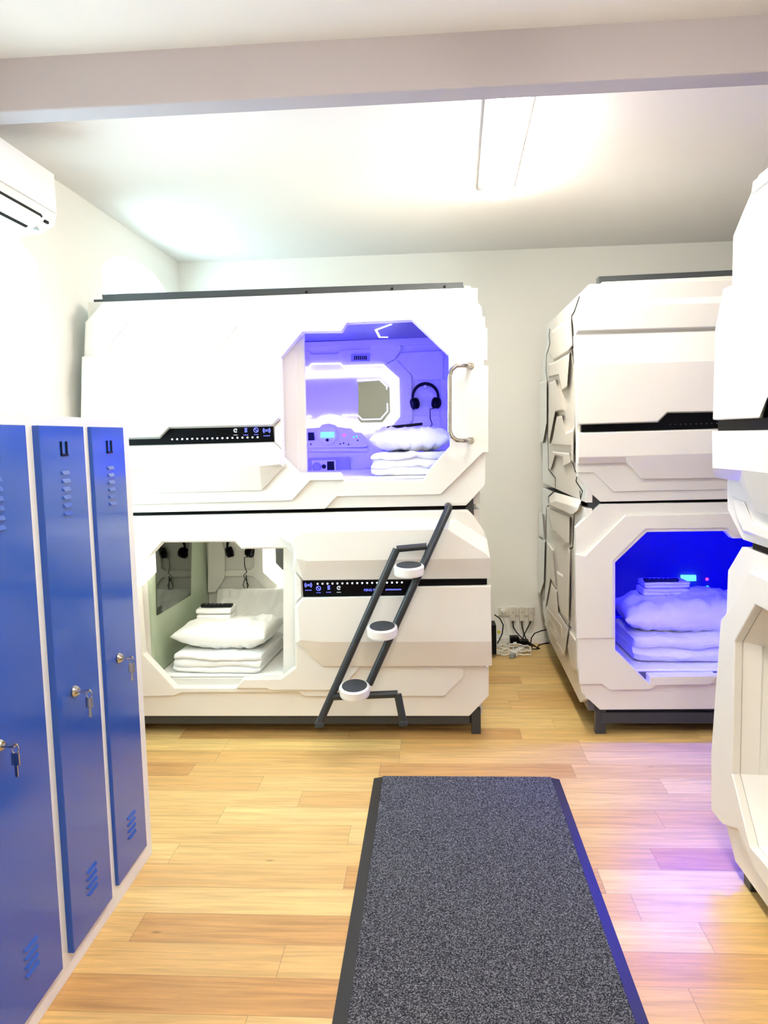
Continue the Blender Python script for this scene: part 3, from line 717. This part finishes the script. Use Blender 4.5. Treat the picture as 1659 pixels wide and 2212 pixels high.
fr = MB(); fr.box((.86, 3.97, .06), (2.9, 4.02, .119)); fr.box((.86, 4.0, .06), (.90, 5.4, .119)); fr.box((.86, 5.38, .06), (2.9, 5.42, .119)); fr.build('base_frame', frame_m, rl_, bevel=.002)
for x, y in ((.862, 4.0), (.90, 5.42), (2.85, 4.0), (2.85, 5.42)):
    MB().box((x-.028, y-.025, 0), (x+.028, y+.025, .17)).build('leg', frame_m, rl_, bevel=.003)
sp = MB()
ou = [Vector((SF, y, z)) for y, z in ((3.955,.20),(3.955,1.205),(5.50,1.205),(5.50,.30),(5.2,.18),(4.10,.13))]
sp.prism(ou, 0, RX+.01); sp.build('side_panel', white, rl_, bevel=.003)
sr = MB()
sr.relief(sidepoly(z6([(160,60),(215,15),(470,85),(465,150),(395,235),(360,235),(150,140)]), SF), sidepoly(z6([(172,118),(220,100),(440,160),(430,190),(390,222),(362,222),(160,130)]), SF-.03))
sr.relief(sidepoly(z6([(130,150),(365,245),(360,520),(330,520),(180,370),(145,230)]), SF), sidepoly(z6([(142,165),(355,258),(350,500),(330,500),(190,355),(152,225)]), SF-.018))
sr.relief(sidepoly(z6([(345,530),(370,565),(355,1270),(275,1180),(245,1100),(235,940),(225,760),(290,800)]), SF), sidepoly(z6([(345,560),(358,580),(343,1240),(280,1165),(252,1090),(243,940),(238,790),(292,825)]), SF-.018))
sr.relief(sidepoly(z6([(135,480),(200,560),(228,900),(240,940),(175,850),(125,1120)]), SF), sidepoly(z6([(142,500),(192,575),(220,890),(225,915),(172,830),(130,1080)]), SF-.015))
sr.relief(sidepoly(z6([(180,870),(240,950),(255,1160),(350,1315),(315,1580),(115,1275)]), SF), sidepoly(z6([(182,895),(232,965),(247,1170),(342,1325),(310,1555),(124,1265)]), SF-.022))
sr.relief(sidepoly(z6([(60,190),(100,215),(120,470),(65,430)]), SF), sidepoly(z6([(65,205),(95,225),(112,455),(70,425)]), SF-.018))
sr.relief(sidepoly(z6([(62,450),(125,480),(115,880),(75,990),(55,960)]), SF), sidepoly(z6([(66,465),(118,492),(108,870),(76,970),(60,950)]), SF-.018))
sr.relief(sidepoly(z6([(350,1325),(430,1440),(445,1740),(370,1700),(330,1480)]), SF), sidepoly(z6([(355,1345),(420,1450),(435,1715),(372,1680),(338,1480)]), SF-.015))
sr.build('side_relief', white, rl_, bevel=.003)
sm = MB()
sm.ribbon(PL(z6([(215,0),(155,55),(155,140),(135,160),(130,470),(110,1050)]), 0, SF-.001), 0, .006, .002)
sm.build('panel_seam', blackm, rl_); sm = MB()
sm.ribbon(PL(z6([(455,0),(465,130),(400,220),(385,540),(360,560),(365,800),(370,1000),(350,1290),(370,1310)]), 0, SF-.001), 0, .008, .002)
sm.build('panel_seam', blackm, rl_)
gv = MB()
gv.prism(sidepoly(z6([(150,1130),(275,1290),(275,1400),(150,1160)]), SF-.024), 0, SF-.021)
gv.prism(sidepoly(z6([(160,1210),(215,1300),(215,1350),(160,1260),(145,1300),(145,1250)]), SF-.024), 0, SF-.021)
gv.prism(sidepoly(z6([(230,1450),(290,1530),(290,1560),(230,1480)]), SF-.024), 0, SF-.021)
gv.build('ventilation_grooves', plugw, rl_)
MB().box((.92, 3.995, .331), (2.5, 5.19, .345)).build('mattress', linen, rl_, bevel=.005)
RB = .345
MB().box((1.0, 4.05, 1.07), (2.4, 4.09, 1.088)).build('led_or_fill_strip', blue_deep, rl_)
# console on the back wall (y = 5.2)
RY = 5.2
MB().prism(PL([(1472,1243),(1504,1243),(1504,1255),(1472,1256)], 1, RY-.02), 1, RY-.001).build('display', lcd_m, rl_)
MB().lathe([(.010, 0), (.010, .006)], P(1527,1251,1,RY), (0,-1,0), 14).build('red_button', redm, rl_)
MB().lathe([(.010, 0), (.010, .004), (.006, .005)], P(1528,1268,1,RY), (0,-1,0), 14).build('blue_button', cyanm, rl_)
for a, b in ((1428,1254),(1429,1265),(1422,1272),(1434,1272),(1443,1271),(1452,1270),(1462,1269)): MB().lathe([(.005, 0), (.005, .003)], P(a,b,1,RY), (0,-1,0), 8).build('port', greyp, rl_)
tag(folded('folded_duvet', (1.45, 4.33, RB), (.78, .48, .15), 2, linen, seed=21, wr=.016), 'folded white duvet in the deep blue lit pod on the right', 'duvet')
tag(soft_box('pillow', (1.46, 4.36, RB+.228), (.86, .46, .20), linen, rotz=-.02, seed=23, wr=.02), 'plump white pillow on the duvet in the deep blue lit pod', 'pillow')
tg = 'towels on the pillow in the deep blue lit pod'
tag(folded('folded_towel', (1.30, 4.42, RB+.318), (.25, .17, .038), 2, linen, seed=31, wr=.003), 'folded white towel on the pillow in the deep blue lit pod, bottom one of two', 'towel', tg)
tag(folded('folded_towel', (1.31, 4.43, RB+.358), (.25, .16, .035), 2, linen, seed=33, wr=.003), 'folded white towel under the remote in the deep blue lit pod, top one of two', 'towel', tg)
remote((1.28, 4.37, RB+.396), -.05, .19, 'black remote control on the towels in the deep blue lit pod')

# ================================================================== NEAR RIGHT BUNK, facing the aisle (front plane x = 1.05)
NX = 1.05; NY0, NY1 = .55, 2.72
def N(pts, x=NX): return PL(pts, 0, x)
def Wd(x, pts): return [Vector((x, y, z)) for y, z in pts]
nu = thing('sleeping_pod', 'white sleeping pod cut by the right edge of the photo, upper one', 'sleeping pod', (1.6, 1.6, 1.22))
MB().box((NX+.05, NY0+.05, 1.235), (2.28, NY1-.02, 2.36)).build('shell', white, nu)
fp = MB().prism([P(1583,510,0,NX)]+Wd(NX, [(NY1-.0,2.32),(2.60,2.40),(NY0,2.40),(NY0,1.225)])+[P(1604,1166,0,NX), P(1571,1100,0,NX), P(1570,1065,0,NX)], 0, NX+.05)
fp.prism(Wd(NX-.015, [(2.72,1.40),(2.74,2.24),(2.60,2.36),(NY0,2.36),(NY0,1.27),(2.55,1.27),(2.60,1.32),(2.70,1.34)]), 0, NX+.001)
fp.build('front_panel', white, nu, bevel=.004)
MB().prism([P(1622,420,0,NX-.02)]+[P(1626,392,0,NX-.02)]+Wd(NX-.02, [(NY0,2.385),(NY0,2.355)]), 0, NX).build('top_lip', white, nu, bevel=.003)
oA = [P(1562,625,0,NX-.015)]+[Vector((NX-.015,NY0,2.07)), Vector((NX-.015,NY0,1.70)), P(1662,850,0,NX-.015), P(1648,903,0,NX-.015), P(1549,908,0,NX-.015)]
iA = [P(1545,710,0,NX-.08)]+[Vector((NX-.08,NY0,1.90)), Vector((NX-.08,NY0,1.71)), P(1658,858,0,NX-.08), P(1640,903,0,NX-.08), P(1540,907,0,NX-.08)]
MB().relief(oA, iA).build('upper_band', white, nu, bevel=.004)
oB = [P(1546,931,0,NX-.015), Vector((NX-.015,NY0,1.595)), Vector((NX-.015,NY0,1.22)), P(1700,1125,0,NX-.03), P(1632,1104,0,NX-.03), P(1598,1040,0,NX-.03), P(1545,1031,0,NX-.03)]
iB = [P(1538,931,0,NX-.08), Vector((NX-.08,NY0,1.59)), Vector((NX-.08,NY0,1.46)), P(1700,1027,0,NX-.08), P(1659,1022,0,NX-.08), P(1600,1016,0,NX-.08), P(1539,1011,0,NX-.08)]
MB().relief(oB, iB).build('lower_band', white, nu, bevel=.004)
MB().prism([P(1551,905,0,NX-.018), P(1551,934,0,NX-.018), Vector((NX-.018,NY0,1.59)), Vector((NX-.018,NY0,1.73)), P(1662,845,0,NX-.018), P(1648,903,0,NX-.018)], 0, NX).build('control_strip', black, nu)
lv = MB()
lv.relief(N([(1579,1072),(1612,1082),(1631,1128),(1720,1160),(1720,1195),(1604,1150),(1590,1120)], NX-.0), N([(1583,1076),(1608,1084),(1626,1132),(1718,1165),(1718,1188),(1606,1146),(1593,1118)], NX-.02))
lv.build('lower_step', white, nu, bevel=.003)
nl = thing('sleeping_pod', 'white sleeping pod cut by the right edge of the photo, lower one', 'sleeping pod', (1.6, 1.6, 0))
mb = MB()
mb.box((NX+.05, 2.60, .12), (2.28, 2.70, 1.20)); mb.box((NX+.05, NY0+.05, .12), (2.28, .75, 1.20)); mb.box((NX+.05, NY0+.05, 1.10), (2.28, 2.7, 1.20)); mb.box((NX+.05, NY0+.05, .12), (2.28, 2.7, .32)); mb.box((2.2, NY0+.05, .12), (2.28, 2.7, 1.2))
mb.build('shell', white_in, nl)
nh = [P(1606,1386,0,NX), P(1652,1306,0,NX), Vector((NX,1.60,P(1652,1306,0,NX).z)), Vector((NX,1.35,.85)), Vector((NX,1.35,.42)), Vector((NX,1.6,.27)), P(1640,1830,0,NX), P(1600,1672,0,NX)]
ol = [P(1602,1181,0,NX), Vector((NX,NY0,1.20)), Vector((NX,NY0,.06)), Vector((NX,2.66,.06)), P(1565,1771,0,NX), P(1563,1602,0,NX), P(1568,1338,0,NX), P(1572,1232,0,NX)]
fp = MB().prism(ol, 0, NX+.05, [nh])
f2 = [P(1570,1337,0,NX), P(1600,1300,0,NX-.0), P(1632,1232,0,NX), Vector((NX,NY0,1.10)), Vector((NX,NY0,.12)), P(1650,1880,0,NX), P(1608,1785,0,NX), P(1575,1775,0,NX), P(1549,1743,0,NX), P(1549,1620,0,NX)]
g2 = []
for p in f2: q = Vector(p); q.x = NX-.03; g2.append(Vector((NX-.03, q.y-.02, q.z)))
h3 = [Vector((NX-.03, p.y, p.z)) for p in nh]
fp.prism(g2, 0, NX, [h3])
fp.build('front_panel', white, nl, bevel=.004)
# slanted reveal
mb = MB()
for i in range(len(nh)):
    a = nh[i]; b = nh[(i+1) % len(nh)]; cen = Vector((NX, 1.9, .66))
    def ins(p): return Vector((NX+.13, cen.y+(p.y-cen.y)*.90, cen.z+(p.z-cen.z)*.90))
    mb.add([a, b, ins(b), ins(a)], [(0,1,2,3)])
mb.build('window_reveal', white, nl)
MB().box((NX+.11, .8, .25), (NX+.125, 2.6, 1.12)).build('sliding_door', greyp, nl)['label'] = 'grey translucent sliding door'
fr = MB(); fr.box((1.07, NY0+.05, .05), (1.11, 2.68, .119)); fr.box((2.2, NY0+.05, .05), (2.25, 2.68, .119)); fr.box((1.07, 2.62, .05), (2.25, 2.68, .119)); fr.build('base_frame', frame_m, nl)
for x, y in ((1.10, 2.60), (2.22, 2.60), (1.10, .65), (2.22, .65)):
    MB().box((x-.032, y-.03, 0), (x+.032, y+.03, .14)).build('leg', frame_m, nl, bevel=.004)
MB().box((NX+.01, NY0, 1.195), (NX+.07, 2.60, 1.24)).build('joint_bar', black, nl)

# ================================================================== ladder
ld = thing('ladder', 'dark steel ladder with three round white steps leaning on the left bunk', 'ladder', (-.35, 3.75, 0))
def LP(px, py, t=None):
    """ladder plane: leans from y=3.90 at the joint down to y=3.66 at the feet"""
    y = 3.78
    for _ in range(8):
        p = P(px, py, 1, y); y = 3.66+(3.828-3.66)*max(0, min(1, (p.z-.10)/(1.215-.10)))
    return P(px, py, 1, y)
R1 = .0195
a, b = LP(969,1098), LP(797,1478)
MB().tube([a+Vector((0,.12,.0)), a+Vector((0,.02,.0)), a, a.lerp(b, .5), b], R1, 14).build('rail', ladder_m, ld)
a2, b2 = LP(857,1186), LP(690,1562)
MB().tube([a2, a2.lerp(b2, .5), b2], R1, 14).build('rail', ladder_m, ld)
MB().tube([a2, LP(922,1180)], R1*.9, 14).build('top_crossbar', ladder_m, ld)
MB().tube([LP(716,1505), LP(859,1499)], R1*.95, 14).build('lower_crossbar', ladder_m, ld)
MB().tube([LP(859,1499), LP(871,1560)], R1, 14).build('foot_bar', ladder_m, ld)
for q in ((690,1564), (871,1561)):
    p = LP(*q); MB().lathe([(R1+.004, 0), (R1+.004, .02), (R1, .026)], p+Vector((0,0,-.012)), (0,0,1), 16).build('rubber_foot', rubber, ld)
for k, (q, rx) in enumerate((((884,1226), 33), ((827,1356), 32.5), ((768,1483), 31.5))):
    p = LP(*q); p = p+Vector((0, -.045, 0)); r = .0755
    nrm = Vector((0, -.10-.05*k, 1)).normalized()
    st = MB().lathe([(r-.012, -.030), (r-.002, -.026), (r, -.018), (r, .014), (r-.004, .019), (r-.010, .021), (.02, .021)], p, nrm, 48).build('step', acw, ld)
    MB().lathe([(r-.013, .018), (r-.013, .023), (.01, .0235)], p, nrm, 40).build('tread_pad', rubber, st)

# ================================================================== lockers
LXF = -1.12; LXB = -1.62
lk = thing('locker_bank', 'bank of tall lockers with glossy blue doors in a pale grey frame', 'locker', (-1.37, 2.0, 0))
def dy(px, py, x): return P(px, py, 0, x).y
ys = [(dy(188,919,LXF), dy(266,921,LXF+.013), .013), (dy(68,917,LXF), dy(180,919,LXF+.020), .020), (1.70, dy(55,917,LXF+.018), .018), (1.40, 1.68, .016), (1.07, 1.34, .016)]
YE = 2.770; Y0 = 1.05; ZT = 1.681
mb = MB()
mb.box((LXB, Y0, .0), (LXF-.02, Y0+.012, ZT)); mb.box((LXB, YE-.012, 0), (LXF-.02, YE, ZT)); mb.box((LXB, Y0, 0), (LXB+.012, YE, ZT)); mb.box((LXB, Y0, ZT-.012), (LXF-.02, YE, ZT)); mb.box((LXB, Y0, .05), (LXF-.02, YE, .07))
mb.build('carcass', lockw, lk)
fo = Wd(LXF, [(Y0, 0), (YE, 0), (YE, ZT), (Y0, ZT)])
hs = [Wd(LXF, [(a+.008, .085), (b-.008, .085), (b-.008, 1.64), (a+.008, 1.64)]) for a, b, _ in ys]
MB().prism(fo, 0, LXF-.025, hs).build('face_frame', lockw, lk, bevel=.002)
def slot(mb, y, z, w, h, x, out=.007):
    # raised louvre: hood bulging from the door
    vs = [(x, y-w/2, z-h/2), (x, y+w/2, z-h/2), (x, y+w/2, z+h/2), (x, y-w/2, z+h/2), (x+out, y-w/2+.003, z-h/2), (x+out, y+w/2-.003, z-h/2)]
    mb.add(vs, [(0,1,5,4),(4,5,2,3),(0,4,3),(1,2,5)])
for i, (a, b, pr) in enumerate(ys):
    xf = LXF+pr
    dm = MB().box((LXF-.018, a, .076), (xf, b, 1.652)); 
    d = dm.build('door', lockb, lk, bevel=.002)
    c_ = (a+b)/2
    up_ = MB()
    for k in range(6): slot(up_, c_, 1.513-k*.0245, .048, .011, xf)
    up_.build('louvre_panel', lockb, d); up_ = MB()
    for k in range(4): slot(up_, c_, .266-k*.024, .066, .008, xf)
    up_.build('louvre_panel', lockb, d)
    th = MB(); th.box((xf-.001, c_-.020, 1.565), (xf+.003, c_-.014, 1.606)); th.box((xf-.001, c_+.012, 1.565), (xf+.003, c_+.020, 1.606)); th.box((xf-.001, c_-.020, 1.562), (xf+.004, c_+.020, 1.569))
    th.build('name_card_holder', black, d)
    ky = a+(.098 if i != 2 else .075); kz = .853
    lc = MB().lathe([(.017, 0), (.018, .006), (.015, .012), (.011, .018)], (xf, ky, kz), (1,0,0), 24).build('lock', chrome, d)
    kk = MB(); kk.box((xf+.016, ky-.009, kz-.002), (xf+.052, ky+.009, kz+.002)); kk.build('key', chrome, lc, bevel=.001)
    rg = [Vector((xf+.047+cos(t)*.009, ky+.003, kz-.009+sin(t)*.013)) for t in [2*pi*j/16 for j in range(16)]]
    MB().tube(rg, .0015, 6, closed=True).build('key_ring', chrome, lc)
    k2 = MB(); k2.box((xf+.036, ky-.001, kz-.052), (xf+.058, ky+.003, kz-.020)); k2.box((xf+.043, ky-.0005, kz-.082), (xf+.052, ky+.0025, kz-.052)); k2.build('spare_key', chrome, lc, bevel=.001)

# ================================================================== mat
mt = thing('floor_runner', 'dark grey speckled carpet runner with black rubber edges', 'mat', (.13, 1.5, 0))
MB().box((-.262, -.6, .0005), (.520, 3.44, .011)).build('pile', carpet, mt, bevel=.003)
for x0, x1 in ((-.303, -.260), (.518, .556)):
    MB().add([(x0, -.6, .0005), (x1, -.6, .0005), (x1, -.6, .0105), (x0, -.6, .003), (x0, 3.43, .0005), (x1, 3.43, .0005), (x1, 3.43, .0105), (x0, 3.43, .003)] if x0 < 0 else
             [(x0, -.6, .0005), (x1, -.6, .0005), (x1, -.6, .003), (x0, -.6, .0105), (x0, 3.43, .0005), (x1, 3.43, .0005), (x1, 3.43, .003), (x0, 3.43, .0105)],
             [(0,1,2,3),(7,6,5,4),(3,2,6,7),(0,4,5,1),(0,3,7,4),(1,5,6,2)]).build('rubber_edge', MATS['black_edge'] if 'black_edge' in MATS else mat('black_edge', (.018, .018, .02), .45, var=.05), mt)

# ================================================================== air conditioner
ac = thing('air_conditioner', 'white split air conditioner high on the left wall', 'air conditioner', (XL+.12, 2.95, 2.53))
prof = [(XL, 2.785), (-1.655, 2.783), (-1.635, 2.76), (-1.63, 2.60), (-1.645, 2.555), (-1.70, 2.525), (XL, 2.50)]
ACY0, ACY1 = 2.50, 3.375
MB().prism([Vector((x, ACY1, z)) for x, z in prof], 1, ACY0).build('body', acw, ac, bevel=.006)
MB().box((-1.632, ACY0+.03, 2.60), (-1.622, ACY1-.02, 2.765)).build('front_cover', acw, ac, bevel=.004)
dark = MB().prism([Vector((x, 3.25, z)) for x, z in ((-1.712,2.516),(-1.634,2.558),(-1.645,2.58),(-1.71,2.545))], 1, ACY0+.05); dark.build('air_slot', blackm, ac)
q = [(-1.698, 2.532), (-1.642, 2.563), (-1.637, 2.553), (-1.692, 2.521)]
MB().prism([Vector((x+.004, 3.235, z-.004)) for x, z in q], 1, ACY0+.06).build('air_flap', acw, ac)
MB().box((-1.650, 3.285, 2.545), (-1.641, 3.315, 2.556)).build('display', blackm, ac)
MB().box((-1.70, 3.29, 2.519), (-1.685, 3.31, 2.526)).build('logo_plate', greyp, ac)

# ================================================================== sockets, plugs, cables
YW = YB
def bxp(mb, x0, y0, x1, y1, ya, yb):
    a = P(x0, y0, 1, ya); c = P(x1, y1, 1, ya); mb.box((a.x, ya, c.z), (c.x, yb, a.z)); return mb
so = bxp(MB(), 1076, 1313, 1155, 1330, YW-.014, YW).build('socket_strip', plugw, bevel=.003)
tag(so, 'white four-gang wall socket low on the back wall', 'wall socket')
pl = [(1102, 1311, 1114, 1342, 'leftmost'), (1122, 1311, 1133, 1342, 'middle one'), (1142, 1312, 1153, 1342, 'rightmost')]
cables = [[(1108,1341),(1109,1355),(1116,1366),(1130,1381),(1150,1392),(1163,1404),(1166,1409),(1158,1408),(1146,1402),(1145,1396),(1136,1384)],
          [(1127,1341),(1128,1353),(1132,1369),(1138,1385),(1146,1393),(1158,1397),(1164,1405)],
          [(1147,1341),(1138,1360),(1131,1373),(1129,1386)]]
for (x0, y0, x1, y1, w), cb in zip(pl, cables):
    t = thing('plug', 'white mains plug with black cable in the wall socket, %s of three' % w, 'plug', P((x0+x1)/2, y1, 1, YW-.03), 'plugs in the wall socket')
    bxp(MB(), x0, y0, x1, y1, YW-.05, YW-.014).build('plug_body', plugw, t, bevel=.004)
    c = P((x0+x1)/2+.5, y0+12, 1, YW-.05); MB().lathe([(.005, 0), (.005, .002)], c, (0,-1,0), 10).build('screw', greyp, t)
    pts = []
    for i, (a, b) in enumerate(cb):
        yy = YW-.035-.022*i if b < 1388 else YW-.10-.012*i
        p = P(a, b, 1, yy); p.z = max(p.z, .008); pts.append(p)
    MB().tube(pts, .0042, 8).build('cord', blackm, t)
t = thing('plug', 'round white plug with thin white cable at the left end of the wall socket', 'plug', P(1087,1325,1,YW-.02))
MB().lathe([(.018, 0), (.018, .02), (.012, .03)], P(1087,1319,1,YW-.014), (0,-1,0), 16).build('plug_body', cablew, t)
MB().tube([P(1087,1322,1,YW-.04), P(1090,1340,1,YW-.03), P(1095,1358,1,YW-.03), P(1099,1372,1,YW-.05)], .003, 6).build('cord', cablew, t)
bb = bxp(MB(), 1050, 1351, 1072.5, 1414, 5.36, 5.50)
o = tag(bb.build('equipment_box', blackm, bevel=.003), 'black equipment box on the floor behind the left bunk', 'box')
b_ = P(1060,1400,1,5.36).x
ad = bxp(MB(), 1102, 1377, 1122, 1392, 5.55, 5.62).build('power_adapter', black, bevel=.004)
tag(ad, 'boxy black power adapter with white label among the cables', 'adapter')
bxp(MB(), 1109, 1387, 1116, 1389.5, 5.548, 5.552).build('rating_label', cablew, ad)
ad2 = bxp(MB(), 1122, 1385, 1143, 1393, 5.53, 5.60).build('power_adapter', black, bevel=.004)
tag(ad2, 'flat black power adapter below the three plugs', 'adapter')
t = thing('power_strip', 'white power strip lying on the oak floor by the cables', 'power strip', (.62, 5.45, 0))
a = P(1134,1397,2,.02); b = P(1110,1413,2,.02); d = (b-a).normalized(); s_ = Vector((d.y, -d.x, 0))*.022
vs = [q+s_*k+Vector((0,0,z)) for z in (-.018, .018) for q, k in ((a,-1),(b,-1),(b,1),(a,1))]
MB().add(vs, [(3,2,1,0),(4,5,6,7),(0,1,5,4),(1,2,6,5),(2,3,7,6),(3,0,4,7)]).build('strip_body', cablew, t, bevel=.005)
e2 = b+d*.05; vs = [q+s_*k*.8+Vector((0,0,z)) for z in (-.018, .010) for q, k in ((b,-1),(e2,-1),(e2,1),(b,1))]
MB().add(vs, [(3,2,1,0),(4,5,6,7),(0,1,5,4),(1,2,6,5),(2,3,7,6),(3,0,4,7)]).build('plug_end', greyp, t, bevel=.003)
tg_ = MB(); random.seed(11)
for k in range(26):
    x = random.uniform(.43, .60); y = random.uniform(5.42, 5.68); z = random.uniform(.006, .045); ang = random.uniform(0, 6.28); pts = []
    for j in range(14):
        pts.append(Vector((min(max(x, .41), .68), min(max(y, 5.42), 5.70), z))); ang += random.uniform(-.7, .9); x += cos(ang)*.028; y += sin(ang)*.02; z = min(max(z+random.uniform(-.01, .01), .006), .06)
    tg_.tube(pts, random.choice((.003, .0038, .0045)), 6)
tag(tg_.build('cable_tangle', cablew), 'tangle of thin white cables heaped by the equipment box', 'cables', kind='stuff')
tag(MB().tube([P(1068,1328,1,5.60), P(1080,1336,1,5.60), P(1087,1350,1,5.60), P(1085,1368,1,5.58), P(1078,1384,1,5.56), P(1074,1390,1,5.54)], .0045, 8).build('black_cable', blackm), 'black cable looping out beside the equipment box', 'cable')
pc = [P(1182,1360,1,5.60), P(1168,1363,1,5.58), P(1155,1368,1,5.55), P(1148,1378,1,5.52)]; pc += [P(1146,1392,1,5.50), P(1150,1399,1,5.5)]
tag(MB().tube(pc, .0042, 8).build('black_cable', blackm), 'black cable arching from the right bunk to the floor', 'cable')
tag(MB().tube([P(1160,1400,2,.006), P(1164,1393,2,.006), P(1176,1390,2,.006), P(1186,1389,2,.006)], .0042, 8).build('black_cable', blackm), 'black cable lying on the floor towards the right bunk', 'cable')
yt = bxp(MB(), 1074, 1363, 1081, 1368, 5.56, 5.565).build('cable_tag', yellow, bevel=.001); tag(yt, 'small yellow cable tag beside the equipment box', 'tag')

# ------------------------------------------------------------------ world and view
w = bpy.data.worlds.new('sky'); S.world = w; w.use_nodes = True
bg = w.node_tree.nodes['Background']; bg.inputs['Color'].default_value = (.72, .91, 1., 1); bg.inputs['Strength'].default_value = 2.0
S.view_settings.view_transform = 'Standard'; S.view_settings.look = 'None'; S.view_settings.gamma = 1
S.view_settings.use_curve_mapping = False
S.view_settings.exposure = 2.22
